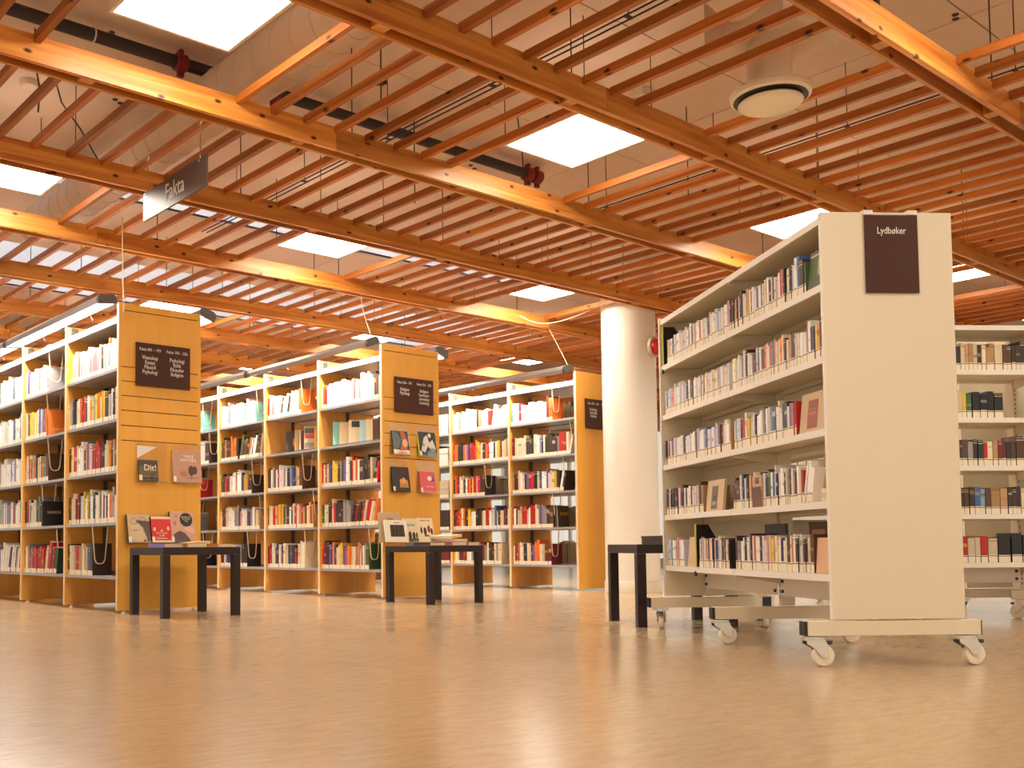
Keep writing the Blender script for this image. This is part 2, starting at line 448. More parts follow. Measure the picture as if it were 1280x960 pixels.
# spiral duct
e = tag(empty('air_duct', (2.865, 5.2, 3.03)), 'pale spiral ventilation duct above the slats at upper left', 'duct')
MB().lathe([(.155, -2.7), (.155, 2.7)], (0, 0, 0), 1, 28).build('duct_tube', 'duct_metal', e, smooth=True)
s = MB(); pts = [(.1565 * math.cos(a), -2.68 + 5.36 * i / 719, .1565 * math.sin(a)) for i, a in enumerate([k * 2 * math.pi / 24 for k in range(720)])]
s.path(pts, .0025, 4).build('spiral_seam', 'duct_metal', e)
# round air diffuser with plenum box and elbow
e = tag(empty('air_diffuser', (4.68, 2.65, 2.675)), 'round white ceiling air diffuser on a short duct, upper right', 'diffuser')
MB().lathe([(.135, .03), (.178, .0), (.192, .01), (.195, .03), (.18, .045), (.12, .05)], n=40).build('outer_ring', 'diffuser_paint', e, smooth=True)
MB().lathe([(.135, .0), (.175, .004), (.17, -.02 + .04)], (0, 0, -.004), n=40).build('dark_slot', 'dark_gap', e, smooth=True)
MB().lathe([(.0, -.018), (.145, -.018), (.155, -.008), (.15, .0)], (0, 0, -.012), n=40).build('centre_plate', 'diffuser_paint', e, smooth=True)
MB().lathe([(.105, .04), (.105, .30)], n=28).build('neck', 'duct_metal', e, smooth=True)
MB().lathe([(.118, .24), (.118, .26)], n=28).build('neck_collar', 'duct_metal', e, smooth=True)
box((-.22, -.20, .30), (.30, .22, .66)).build('plenum_box', 'duct_metal', e)
MB().path([(-.9, -.1, .48), (-.35, -.02, .48), (-.2, 0, .48)], .14, 20).build('inlet_duct', 'duct_metal', e, smooth=True)
# thin cable rails
for nm, xx, ya, yb_, lab in (('a', 3.88, 1.2, 7.0, 'pair of thin dark cable rails above the slats, left of the middle light'), ('b', 5.98, 1.2, 4.9, 'pair of thin dark cable rails above the slats, right of the air diffuser')):
    e = tag(empty('cable_rail', (xx, ya, 2.95)), lab, 'cable rail')
    for d in (-.022, .022): MB().path([(d, 0, 0), (d, yb_ - ya, 0)], .0045).build('rail_wire', 'wire_dark', e)
    h = MB()
    for k in range(4 if nm == 'b' else 6): h.path([(0, .8 + k * .9, 0), (0, .8 + k * .9, .4)], .003).box((-.026, .79 + k * .9, -.004), (.026, .81 + k * .9, .004))
    h.build('rail_hanger', 'wire_dark', e)

# loose little spotlights / sensors between slats
for (hx, hy, lab) in ((3.3, 4.05, 'small black bracket hanging left of the middle beam'), (4.4, 5.05, 'small black sensor on a rod left of the middle light'), (5.75, 3.85, 'small black clamp on a rod right of the middle light'), (6.6, 1.5, 'small black clamp on a rod near the top right corner'), (4.62, 2.1, 'small black holder on a rod near the diffuser')):
    e = tag(empty('hanging_clamp', (hx, hy, 2.9)), lab, 'clamp')
    MB().path([(0, 0, -.15), (0, 0, CZ - 2.9)], .004).build('rod', 'wire_dark', e)
    MB().prism([(-.02, -.02), (.03, -.005), (.02, .03), (-.015, .025)], 1, -.015, .015).build('clamp_body', 'plastic_black', e)

e = tag(empty('smoke_detector', (2.15, 6.1, CZ - .035)), 'round smoke detector on the ceiling boards near the left edge', 'detector')
MB().lathe([(.045, 0), (.055, .01), (.06, .034)], n=24).build('detector_body', 'duct_metal', e, smooth=True)
e = tag(box((-.07, -.05, 0), (.07, .05, .05)).build('junction_box', 'duct_metal', None, (5.32, 3.88, CZ - .05)), 'small flat junction box on the ceiling below the round air diffuser', 'junction box')
for pts, lab in (([(2.28, 6.0, CZ), (2.30, 5.95, 3.2), (2.36, 5.8, 3.0), (2.42, 5.67, 2.78)], 'thin black cable hanging from the ceiling left of the Fakta sign'),
                 ([(1.95, 5.45, CZ), (1.93, 5.4, 3.15), (1.97, 5.42, 3.0), (1.99, 5.5, 2.9)], 'short wavy black cable above the slats at the left edge'),
                 ([(4.95, 4.62, CZ), (4.97, 4.6, 3.1), (5.05, 4.66, 2.95), (5.16, 4.72, 2.80)], 'thin black cable hanging right of the middle ceiling light')):
    tag(MB().path(pts, .005).build('hanging_cable', 'wire_dark'), lab, 'cable')

# round column with skirting and red bell
CX, CY, CRD = 7.971, 6.038, .2536
e = tag(MB().lathe([(CRD, 0), (CRD, CZ - .0005)], (0, 0, 0), n=64).build('column', 'column_paint', None, (CX, CY, 0), smooth=True), 'round white column between the right wooden bookcase and the white trolley', 'column')
MB().lathe([(CRD + .012, 0), (CRD + .012, .095), (CRD + .006, .105), (CRD, .105)], n=64).build('skirting', 'skirting', e, smooth=True)
e = empty('alarm_bell', (8.105, 5.81, 1.95)); d = Vector((.12, -.99)); d = d.normalized()
e.location = (CX + d.x * (CRD + .002), CY + d.y * (CRD + .002), 2.31); e.rotation_euler = (0, 0, math.atan2(d.y, d.x))
# centre of the bell, seen at the right limb of the column
tag(e, 'red round alarm bell on the right side of the white column', 'bell')
MB().lathe([(.10, 0), (.10, .02), (.095, .028)], ax=0, n=32).build('backplate', 'duct_metal', e, smooth=True)
MB().lathe([(.075, .028), (.078, .05), (.068, .075), (.045, .09), (.012, .097), (0.001, .098)], ax=0, n=32).build('gong', 'bell_red', e, smooth=True)

# hanging Fakta sign
e = tag(empty('hanging_sign', (2.58, 5.0, 2.354)), 'brown hanging sign reading Fakta below the slats, upper left', 'sign')
box((-.006, -.375, 0), (.006, .375, .168)).build('sign_plate', 'sign_grey', e)
text('lettering', 'Fakta', .135, 'print_white', e, (-.0075, -.02, .045), LEFT, sx=.8)
for yy in (.33, -.30):
    MB().path([(0, yy, .15), (.0, yy, .372)], .0022).path([(.01 * math.cos(a), yy, .158 + .01 * math.sin(a)) for a in [k * math.pi / 4 for k in range(8)]], .0025, closed=True).path([(0, yy - .02, .372), (0, yy, .35), (0, yy + .02, .372)], .003).build('suspension_hook', 'chrome', e)

# ------------------------------------------------------------------ books
PAL = dict(w=(236, 232, 226), c=(226, 208, 172), b=(30, 26, 30), k=(62, 48, 44), g=(70, 105, 62), d=(34, 58, 46), r=(186, 36, 34),
           m=(112, 34, 38), o=(226, 112, 34), y=(232, 192, 66), u=(66, 96, 150), n=(38, 42, 82), l=(150, 182, 205), p=(122, 98, 152),
           t=(186, 146, 100), s=(150, 146, 144), i=(216, 140, 140), e=(120, 178, 160), h=(92, 62, 40), v=(204, 196, 220))
CN = dict(w='white', c='cream', b='black', k='dark brown', g='green', d='dark green', r='red', m='maroon', o='orange', y='yellow', u='blue', n='navy',
          l='light blue', p='purple', t='tan', s='grey', i='pink', e='pale teal', h='brown', v='pale lavender')
LABEL = lin((240, 226, 200)); PAGES = lin((222, 204, 170))
BOOKS = []
def book_mb(w, h, d, code, lab_h, r_, label=True, mark=False):
    base = PAL[code]; j = r_.uniform(.88, 1.08)
    c = lin(tuple(min(250, x * j) for x in base)); m_ = MB()
    z = [0]; cs = []
    if label:
        if mark: z += [lab_h * .80, lab_h * .90, lab_h]; cs += [LABEL, lin((96, 78, 70)), LABEL]
        else: z.append(lab_h); cs.append(LABEL)
    rest = h - z[-1]; z0 = z[-1]
    dark = sum(base) < 330
    alt = lin(PAL[r_.choice('wcyc' if dark else 'kbrnuk')])
    style = r_.random()
    if style < .38:
        a = r_.uniform(.25, .65); l_ = r_.uniform(.08, .22)
        z += [z0 + rest * a, z0 + rest * (a + l_), h]
        mix = .5 if r_.random() < .3 else .22
        cs += [c, tuple(c[q] * (1 - mix) + alt[q] * mix for q in range(3)), c]
    elif style < .6:
        z += [z0 + rest * .80, z0 + rest * .83, z0 + rest * .92, z0 + rest * .935, h]; cs += [c, alt, c, alt, c]
    else: z.append(h); cs.append(c)
    inset = min(.25 * w, .003)
    for a, b_, cc in zip(z[:-1], z[1:], cs):
        k = len(m_.v); m_.v += [(0, 0, a), (0, w, a), (0, w, b_), (0, 0, b_)]; m_.face([k, k + 3, k + 2, k + 1], 0, cc)
    k = len(m_.v)
    m_.v += [(0, 0, 0), (d, 0, 0), (d, w, 0), (0, w, 0), (0, 0, h), (d, 0, h), (d, w, h), (0, w, h)]
    m_.face([k, k + 1, k + 5, k + 4], 0, c); m_.face([k + 3, k + 7, k + 6, k + 2], 0, c)
    m_.face([k + 1, k + 2, k + 6, k + 5], 0, PAGES); m_.face([k, k + 3, k + 2, k + 1], 0, c)
    # cover boards proud of the pages at the head
    m_.face([k + 4, k + 5, k + 6, k + 7], 0, PAGES if w > .008 else c)
    return m_
RN = ['top', 'second', 'third', 'fourth', 'bottom']
def fill_row(M, spec, yhi, ylo, z, hmin, hmax, dep, xf, where, kind, tmin, tmax, lab_h, lean_to=.0, seed=0):
    """books from yhi down to ylo (left to right as seen). Upper case: thick. ( ) leaning. . gap"""
    r_ = random.Random(seed)
    if kind == 'book' and len(spec) > 8:
        # fill the row up to real book thicknesses, keeping its own colours
        q = random.Random(seed + 5); sp_ = list(spec); pool = [c for c in spec if c.islower()]
        while sum(1.75 if c.isupper() else 1 for c in sp_ if c not in '().') < (yhi - ylo) / .0285:
            k = q.randrange(1, len(sp_) - 1); sp_.insert(k, sp_[k].lower() if sp_[k].lower() in PAL and q.random() < .35 else q.choice(pool))
        spec = ''.join(sp_)
    items = []; lean = 0
    for ch in spec:
        if ch == '(': lean = 1
        elif ch == ')': lean = 0
        elif ch == '.': items.append((None, .03, 0))
        elif ch.lower() in PAL:
            t = r_.uniform(tmin, tmax) * (1.75 if ch.isupper() else 1)
            items.append((ch.lower(), t, lean))
    tot = sum(t for _, t, _ in items); sc = (yhi - ylo) / tot
    y = yhi; n = 0
    for code, t, ln in items:
        t *= sc
        if code is None: y -= t; continue
        n += 1
        h = r_.uniform(hmin, hmax)
        if r_.random() < .12: h = min(h * 1.12, hmax * 1.08)
        th = math.radians(r_.uniform(11, 16)) if ln else (math.radians(r_.uniform(-.6, 1.0)) if r_.random() < .3 else 0)
        th = max(th, 0)
        ylim = min(ylo, .03) if (ylo < .2) else ylo - .06      # never lean into the panel on the right
        th = min(th, math.asin(max(0, min(1, (y - t - ylim) / h))))
        d = dep * r_.uniform(.88, 1)
        w = t * (.955 if kind == 'book' else .90) * (math.cos(th) if ln else 1)
        y -= t
        BOOKS.append(dict(M=M, p=(xf + r_.uniform(0, .006), y, z + .0008), th=th, w=w, h=h, d=d, code=code, lab_h=lab_h * r_.uniform(.93, 1.05), n=n, where=where, kind=kind, seed=r_.random(), row=where))
    return y

# ------------------------------------------------------------------ wooden bookcases
SHZ = [1.70, 1.345, .985, .625, .25]
case_names = ['left wooden bookcase', 'middle wooden bookcase', 'right wooden bookcase']
def bookcase(idx, X, Y, D, p, nsec, H=2.15):
    cn = case_names[idx]
    e = empty('bookcase', (X, Y, 0))
    tag(e, ['left birch bookcase with grooved end panel and brown sign, behind the leftmost black table',
            'middle birch bookcase with grooved end panel and brown sign, behind the middle black table',
            'right orange birch bookcase with its plain end panel half behind the round column'][idx], 'bookcase', 'double-sided birch bookcases')
    # end panel made of boards with grooves between them
    gz = [2.10, 1.705, 1.605, 1.503, 1.40, 1.295, 1.192] if idx < 2 else []
    m_ = MB()
    z = .02
    m_.box((0, .008, .02), (D, .025, H))
    for g in sorted(gz) + [None]:
        zt = (g - .003) if g else H
        m_.box((.022, 0, z), (D - .022, .0079, zt)); z = (g + .003) if g else z
    m_.box((0, 0, .02), (.0215, .0079, H)); m_.box((D - .0215, 0, .02), (D, .0079, H))
    # faces seen in the grooves are dark: a thin strip behind each groove
    k = len(m_.f)
    for g in gz: m_.box((.024, .0076, g - .0035), (D - .024, .0082, g + .0035), 1)
    m_.box((-.0012, 0, .02), (0, .025, H), 2)
    m_.build('end_panel', ['birch_panel', 'groove_dark', 'birch_edge'], e)
    dm = MB().box((0, 0, .02), (D, .025, H - .005)).box((-.0012, 0, .02), (0, .025, H - .005), 1).mesh('divider', ['birch_divider', 'birch_edge'])
    for s_ in range(1, nsec + 1): put('divider', dm, e, (0, p * s_, 0))
    shd = .285
    L_ = p - .027
    sm = MB().box((.014, 0, -.016), (shd, L_, 0)).box((.008, 0, -.020), (.014, L_, 0), 1).box((shd - .006, 0, 0), (shd, L_, .02)).mesh('shelf', ['shelf_metal', 'shelf_lip'])
    cmsh = MB().box((.02, 0, -.012), (D - .02, L_, 0)).box((.006, 0, -.038), (.02, L_, .004), 1).box((D - .02, 0, -.038), (D - .006, L_, .004), 1).mesh('top_shelf', ['shelf_metal', 'canopy_metal'])
    fm = MB().lathe([(.018, 0), (.018, .008), (.006, .010), (.006, .02)], n=12).mesh('foot', ['chrome'])
    for s_ in range(nsec + 1):
        for xx in (.06, D - .06): put('foot', fm, e, (xx, p * s_ + .0125, 0))
    tb = box((D * .5 - .016, 0, .3), (D * .5 + .016, .012, 2.02)).mesh('centre_strip', ['strip_brown'])
    for s_ in range(nsec):
        y0 = p * s_ + .026
        put('top_shelf', cmsh, e, (0, y0, 2.055))
        box((.03, 0, 2.06), (.085, .02, 2.13)).build('lamp_bracket', 'bracket_metal', e, (0, y0 + L_ - .02, 0))
        put('centre_strip', tb, e, (0, y0 + L_ - .013, 0))
        for z in SHZ:
            put('shelf', sm, e, (0, y0, z))
            o = put('shelf', sm, e, (D, y0 + L_, z), (0, 0, math.pi))
    # shelf labels: printed strips on some lips
    return e
def lamp_run(X, Y, side, lab, n=2, L_=1.93):
    for k in range(n):
        e = tag(empty('shelf_lamp', (X, Y + k * (L_ + .02), 2.17)), lab[k], 'lamp', 'strip lamps along the bookcase tops'); e.rotation_euler = (0, math.radians((20 if X > 4 or side > 0 else 7) * side), 0)
        prof = [(-.066, -.030), (-.066, .008), (-.045, .029), (.045, .029), (.066, .008), (.066, -.030), (.060, -.030), (.050, .016), (-.050, .016), (-.060, -.030)]
        hm_ = MB().prism(prof, 1, .03, L_ - .03); hm_.m = [1 if 2 + 6 <= i <= 2 + 8 or i == 2 + 7 else 0 for i in range(len(hm_.m))]; hm_.build('housing', ['aluminium', 'canopy_metal'], e)
        cp = [(-.068, -.034), (-.07, 0), (-.06, .022), (-.04, .033), (.04, .033), (.06, .022), (.07, 0), (.068, -.034)]
        MB().prism(cp, 1, 0, .03).build('end_cap', 'lamp_cap', e)
        MB().prism(cp, 1, L_ - .03, L_).build('end_cap', 'lamp_cap', e)
        MB().path([(0, .035, .001), (0, L_ - .035, .001)], .013, 10).build('tube', 'lamp_tube', e, smooth=True)
        for yy in (.5, 1.45):
            MB().path([(0, yy, .028), (side * -.05, yy, .03), (side * -.10, yy, -.06)], .006).build('arm', 'aluminium', e)
        for yy in (.5, 1.0, 1.45): box((-.058, yy - .012, -.030), (.058, yy + .012, -.027)).build('louvre_clip', 'canopy_metal', e)
CASES = [(2.93, 6.49, .64, .945, 5), (5.32, 6.55, .645, .91, 5), (7.68, 6.45, .63, .895, 5)]
SPECS = {
 0: [['yorwcwwsvwKwwowwwi', 'csnbkccormrdwcoyyOcyyKcswkcw', 'kywrrcwwwcbuiwrrrrkbcyoktcw', 'mdccrkwyykwdwwckwmwkwoosws', 'dcwctRtccuK'],
     ['wpwwwwtwwcwS', 'cbyywypwsuO', 'tcrcgcobcsH', 'kmrwcwcdsB', 'tcsmrmr(RkrD)'],
     ['gwwpwwWwc', 'iwrwwcwwwpnwww', 'wwwpwswwwpwcw', 'orywsswpcwwgk', 'npwwwcw(wcwwmp)'],
     ['wwwvwwcw', 'wcwwpwiwww', 'wwvwwswcw', 'wcwowsww', 'wwncwswc'],
     ['wwwvwwcw', 'wcwwpwiwww', 'wwvwwswcw', 'wcwowsww', 'wwncwswc']],
 1: [['worwwwwwswwwrwwiwwwckhc', None, 'rcrcuyyyskpwwrcowKkdkh(kr)', 'gcckkrkss(kbkrRccoo)', 'rmknpnoukccyyppooocc(oo)ickcsG'],
     ['rwiwwc(kwkww)cwwO', None, 'kkwskwrwwswkklunktcH', 'dccrrcoyoyksKwgwrcctrtkcyrt', 'mrrwcgkwinccckuKrkcwC'],
     ['wwwvwwwwwwiwwce', 'gdkoo.(hwkt)', 'grmkcwwcwwnuyyodK', 'ckmkcwcwskiwwcwpkswsct', 'kmwpnkwSSkB'],
     ['wgwwwwe', 'gcwwbwk', 'pwwcrwcR', 'cww(wsS)', 'kbkB'],
     ['wwcww', 'wwwbw', 'wwcwp', 'wcsww', 'kkwb']],
 2: [['ewwwrwwcvwwwWwlwwmO', 'rkccCccKkdccwsnckkKKksrrRc(w)', 'tkmcwcnpRrkbcuwwpwccyK(wk)', 'rwkCcrRcwrRccspssskkH', 'wkrtccnkccnpoocctHM'],
     ['wwcwwwwwwktwwwR(www)cww', 'roodkboipnrrroyywkrorwwkcyoncct', 'korkwwckwrokyrmiRKK', 'kmrrocokkyywwkbkccrrwwwuckccmkc', 'yckmrkcwskkskkcsC'],
     ['cdwcw', 'gwekw', 'rwowc', 'wkwkk', 'pmkmm'],
     ['cdwcw', 'gwekw', 'rwowc', 'wkwkk', 'pmkmm']],
}
ENDS = {0: [[.97, .985, .985, .985, .50], [.56, .52, .56, .42, .78], [.97, .97, .97, .97, .95]],
        1: [[.97, .97, .91, .92, .78], [.66, .98, .68, .88, .72], [.80, .91, .70, .86, .60], [.58, .75, .5, .38, .6]],
        2: [[.65, .91, .80, .64, .60], [.97, .98, .57, .99, .84]]}
SEC = ['nearest', 'second', 'third', 'fourth', 'fifth']
def wire_support(M, y, z_up, length, x0=.05, x1=.20, lab='', grp='wire book supports hanging under the shelves'):
    e = empty('book_support'); e.matrix_world = M @ Matrix.Translation((0, y, z_up))
    tag(e, lab, 'book support', grp)
    c = (x0 + x1) / 2
    pts = [(x0, 0, 0), (x0 + .02, 0, -length + .035), (x0 + .030, 0, -length + .01), (x0 + .045, 0, -length), (x1 - .045, 0, -length), (x1 - .030, 0, -length + .01), (x1 - .02, 0, -length + .035), (x1, 0, 0)]
    MB().path(pts, .0048, 6).build('wire_loop', 'support_wire', e, smooth=True)
    MB().box((x0 - .02, -.012, -.004), (x1 + .02, .012, 0)).build('shelf_clip', 'support_wire', e)
skip_wire = {(0, 0, 1), (0, 0, 2), (0, 0, 3), (1, 0, 3), (2, 1, 0)}
for ci, (X, Y, D, p, ns) in enumerate(CASES):
    bookcase(ci, X, Y, D, p, ns)
    M = Matrix.Translation((X, Y, 0))
    MR = Matrix.Translation((X + D, Y, 0)) @ Matrix.Rotation(math.pi, 4, 'Z')
    for s_ in range(ns):
        rows_ = SPECS[ci][min(s_, len(SPECS[ci]) - 1)]
        yl, yh = p * s_ + .030, p * (s_ + 1) - .006
        for r in range(5):
            if rows_[r] is None: continue
            en = ENDS[ci][s_][r] if s_ < len(ENDS[ci]) and r < 5 else .95
            ye = yh - (yh - yl) * en
            fill_row(M, rows_[r], yh, ye, SHZ[r], .185, .232, .17, .022, (ci, s_, r), 'book', .02, .034, .036, seed=ci * 100 + s_ * 10 + r)
            ceilz = 2.043 if r == 0 else SHZ[r - 1] - .017
            if (ci, s_, r) not in skip_wire and s_ < 4:
                yw = ye - .006 if en < .9 else ye + (yh - yl) * (.13 + .05 * ((s_ + r) % 3))
                if en < .9:
                    wire_support(M, yw, ceilz, ceilz - SHZ[r] - .085 - .02 * (r % 2), .02, .14,
                                 'cream wire book support, %s shelf, %s bay of %s' % (RN[r], SEC[s_], case_names[ci]))
                else:
                    wire_support(Matrix.Translation((X, Y, 0)), ye - .0 + .0, ceilz, .16, .03, .12,
                                 'short cream wire book support, %s shelf, %s bay of %s' % (RN[r], SEC[s_], case_names[ci])) if (s_ + r) % 2 else None
            # books on the far side of the case, seen only as backs through the gaps
            if s_ < 4:
                rr = random.Random(ci * 77 + s_ * 7 + r); sp = ''.join(rr.choice('wcktrsgmbwcoyu') for _ in range(24))
                k0 = len(BOOKS)
                fill_row(MR, sp, -yl - .01, -(yl + (yh - yl) * rr.choice((.7, .95, .9))), SHZ[r], .18, .225, .16, .022, None, 'book', .02, .034, .036, seed=ci * 999 + s_ * 10 + r)
for (X, Y, D, p, ns), nm in zip(CASES, ('left', 'middle', 'right')):
    lamp_run(X - .075, Y + .02, -1, ['white-lit strip lamp along the front top edge of the %s wooden bookcase, nearest length' % nm, 'strip lamp along the front top edge of the %s wooden bookcase, second length' % nm])
    lamp_run(X + D + .075, Y + .02, 1, ['strip lamp on the right top edge of the %s wooden bookcase, by the end panel' % nm, 'strip lamp on the right-hand top edge of the %s wooden bookcase, far length' % nm])
# white lamp cables up to the timber grid
for nm, pts, lab in (('a', [(2.955, 6.478, 2.08), (2.958, 6.474, 2.13), (2.95, 6.475, 2.3), (2.945, 6.475, 2.75)], 'white cable rising from the left bookcase lamp to the slats'),
                     ('b', [(5.24, 6.58, 2.20), (5.25, 6.66, 2.34), (5.30, 6.78, 2.50), (5.33, 6.84, 2.64)], 'white cable slanting from the middle bookcase lamp up to the beam'),
                     ('c', [(7.60, 6.48, 2.20), (7.62, 6.56, 2.32), (7.68, 6.72, 2.52), (7.72, 6.82, 2.64)], 'white cable slanting from the right bookcase lamp up to the beam'),
                     ('d', [(7.25, 5.66, 2.66), (7.15, 5.80, 2.56), (7.02, 6.05, 2.48), (6.98, 6.3, 2.50), (6.96, 6.5, 2.60)], 'loose white cable sagging between two beams left of the column')):
    # smooth the path with a Catmull-Rom pass
    P = [Vector(q) for q in pts]; P = [P[0]] + P + [P[-1]]; out = []
    for i in range(1, len(P) - 2):
        for k in range(6):
            t = k / 6; a, b_, c, d_ = P[i - 1:i + 3]
            out.append(.5 * (2 * b_ + (c - a) * t + (2 * a - 5 * b_ + 4 * c - d_) * t * t + (3 * b_ - 3 * c + d_ - a) * t ** 3))
    out.append(P[-2])
    tag(MB().path(out, .0042, 6).build('lamp_cable', 'support_wire', smooth=True), lab, 'cable')

# signs on the end panels
def panel_sign(X, Y, x0, x1, z0, z1, cols, lab):
    e = tag(empty('shelf_sign', ((x0 + x1) / 2, Y - .012, z0)), lab, 'sign', 'brown section signs on the bookcase ends')
    w = (x1 - x0) / 2; h = z1 - z0
    box((-w, -.006, 0), (w, .006, h)).build('sign_plate', 'sign_brown', e, bev=.001)
    for cx, head, body in cols:
        text('heading', head, .030, 'print_white', e, (cx, -.0072, h - .055), sx=.86)
        text('lettering', body, .039, 'print_white', e, (cx, -.0072, h - .115), sx=.80, space=.86)
panel_sign(2.93, 6.49, 3.052, 3.474, 1.581, 1.885, [(-.105, 'Fakta 001 – 193', 'Vitenskap\nEssays\nFilosofi\nPsykologi'), (.105, 'Fakta 193 – 226', 'Psykologi\nEtikk\nFilosofer\nReligion')], 'brown sign on the left bookcase end, topics Vitenskap, Essays, Filosofi, Psykologi')
panel_sign(5.32, 6.55, 5.448, 5.885, 1.583, 1.887, [(-.11, 'Fakta 226 – 291', 'Religion\nMytologi'), (.11, 'Fakta 292 – 302', 'Religion\nSamfunns-\nvitenskap\nSosiologi')], 'brown sign on the middle bookcase end, topics Religion, Mytologi, Sosiologi')
panel_sign(7.68, 6.45, 7.803, 8.23, 1.59, 1.887, [(-.10, 'Fakta 302 – 324', 'Sosiologi\nStatistikk\nPolitikk'), (.11, 'Fakta 324 – 338', 'Politikk\nØkonomi')], 'brown sign on the right bookcase end, partly behind the column')

# ------------------------------------------------------------------ displayed books
def cover_book(name, loc, w, h, t, rgb, lab, prints=(), tilt=12, rz=0, label=True, spine=None, yaw=0):
    """a book standing face-out, cover facing -y, leaning back"""
    e = empty(name, loc); e.rotation_euler = (math.radians(-tilt), 0, math.radians(rz + yaw)); tag(e, lab, 'book', 'books displayed face-out')
    box((-w / 2, 0, 0), (w / 2, t, h)).build('cover', cmat(spine or rgb), e, bev=.0008)
    box((-w / 2 + .003, .002, h), (w / 2 - .001, t - .002, h + .0012)).build('pages', cmat((222, 204, 170)), e)
    box((-w / 2, -.0008, 0), (w / 2, 0, h)).build('cover_print', cmat(rgb), e)
    if label: box((-w / 2 - .0008, -.0016, .004), (-w / 2 + .022, -.0009, .042)).build('spine_label', cmat((236, 226, 205)), e)
    for pr in prints:
        k = pr[0]
        if k == 'box': box((pr[1], -.0014, pr[2]), (pr[3], -.0008, pr[4])).build('printed_shape', cmat(pr[5]), e)
        elif k == 'poly': MB().prism([(a, b_) for a, b_ in pr[1]], 1, -.0015, -.0008).build('printed_shape', cmat(pr[2]), e)
        elif k == 'disc': MB().prism([(pr[1] + pr[3] * math.cos(a), pr[2] + pr[3] * pr[5] * math.sin(a)) for a in [i * math.pi / 12 for i in range(24)]], 1, -.0018, -.0008).build('printed_shape', cmat(pr[4]), e)
        elif k == 'ring': MB().path([(pr[1] + pr[3] * math.cos(a), -.0012, pr[2] + pr[3] * .85 * math.sin(a)) for a in [i * math.pi / 10 for i in range(20)]], .0014, 4, closed=True).build('printed_shape', cmat(pr[4]), e)
        elif k == 'text': text('title', pr[1], pr[2], cmat(pr[5]), e, (pr[3], -.0020, pr[4]), sx=pr[6] if len(pr) > 6 else 1, space=.9)
    return e
def holder(loc, w, h, lab, dep=.05):
    e = tag(empty('book_holder', loc), lab, 'book holder', 'clear acrylic book holders')
    box((-w / 2, -.004, 0), (w / 2, -.001, h)).build('back_plate', 'acrylic', e)
    box((-w / 2, -dep, 0), (w / 2, -.0045, .003)).build('ledge', 'acrylic', e)
    box((-w / 2, -dep - .003, 0), (w / 2, -dep, .022)).build('front_lip', 'acrylic', e)
    box((-w / 2, -.004, h), (w / 2, .001, h + .012)).build('hanging_hook', 'acrylic', e)
    return e
Yc = 6.49
holder((3.18, Yc, .905), .235, .28, 'clear acrylic holder on the left bookcase end holding the small Dit! book')
holder((3.46, Yc, .905), .235, .28, 'clear acrylic holder on the left bookcase end behind the Simple Matters book')
sl = MB().prism([(0, .0), (0, .09), (.15, .085)], 1, 0, .0008).build('glare_slip', 'print_white', None, (3.068, Yc - .0055, 1.072))  # glare on the clear plastic, built as a flat white triangle
tag(sl, 'white triangle modelled as glare on the acrylic holder above the Dit! book', 'glare')
cover_book('book', (3.142, Yc - .045, .912), .145, .15, .012, (66, 56, 44), 'small dark Dit! book in acrylic holder on the left bookcase end',
           [('box', -.07, .035, .07, .105, (98, 84, 62)), ('box', -.07, .03, .07, .036, (150, 120, 84)), ('disc', .01, .085, .03, (120, 96, 66), .9), ('text', 'Dit!', .062, .012, .075, (240, 235, 225)), ('box', .01, .01, .03, .06, (36, 28, 24))], 8)
cover_book('book', (3.445, Yc - .045, .912), .225, .235, .016, (190, 146, 122), 'dusty pink Simple Matters book in acrylic holder on the left bookcase end',
           [('text', 'SIMPLE\nMATTERS', .030, .01, .178, (250, 240, 226), 1.0), ('disc', .03, .085, .022, (84, 58, 46), 1.7), ('disc', .06, .09, .018, (84, 58, 46), 1.7), ('disc', -.03, .06, .03, (176, 120, 92), .7), ('box', .028, .02, .034, .07, (110, 78, 60)), ('box', -.01, .03, .08, .036, (150, 108, 86))], 8)
# lower ledge with three books at the left case
e = tag(empty('display_ledge', (3.235, Yc, .478)), 'clear acrylic ledge on the left bookcase end carrying three books above the table', 'display ledge', 'clear acrylic display ledges')
box((-.265, -.10, 0), (.265, -.001, .004)).build('ledge', 'acrylic', e); box((-.265, -.103, 0), (.265, -.10, .02)).build('front_lip', 'acrylic', e); box((-.265, -.004, .004), (.265, -.001, .2)).build('back_plate', 'acrylic', e)
zc = .4835
cover_book('book', (3.058, Yc - .085, zc), .165, .20, .022, (198, 168, 130), 'book with a close-up face in glasses on its cover, leftmost above the left table',
           [('poly', [(-.0825, .0), (-.082, .20), (.0825, .20), (.0825, .165), (-.02, .16), (-.055, .12), (-.06, .0)], (206, 176, 134)), ('poly', [(-.02, .158), (.0825, .15), (.0825, .0), (.055, .03), (.03, .09), (.0, .13)], (92, 74, 76)),
            ('poly', [(-.05, .02), (.0, .0), (.05, .03), (.035, .10), (.0, .135), (-.05, .13), (-.07, .07)], (214, 184, 146)), ('ring', -.035, .150, .026, (40, 30, 30)), ('ring', .03, .158, .024, (40, 30, 30)), ('box', -.012, .152, .01, .156, (40, 30, 30)),
            ('poly', [(-.062, .088), (-.02, .092), (.01, .096), (-.01, .086), (-.05, .082)], (160, 92, 80)), ('box', .03, .005, .042, .115, (64, 66, 50)), ('box', .056, .005, .068, .125, (64, 66, 50)), ('box', -.0825, 0, -.066, .20, (70, 52, 72))], 12, spine=(62, 46, 66))
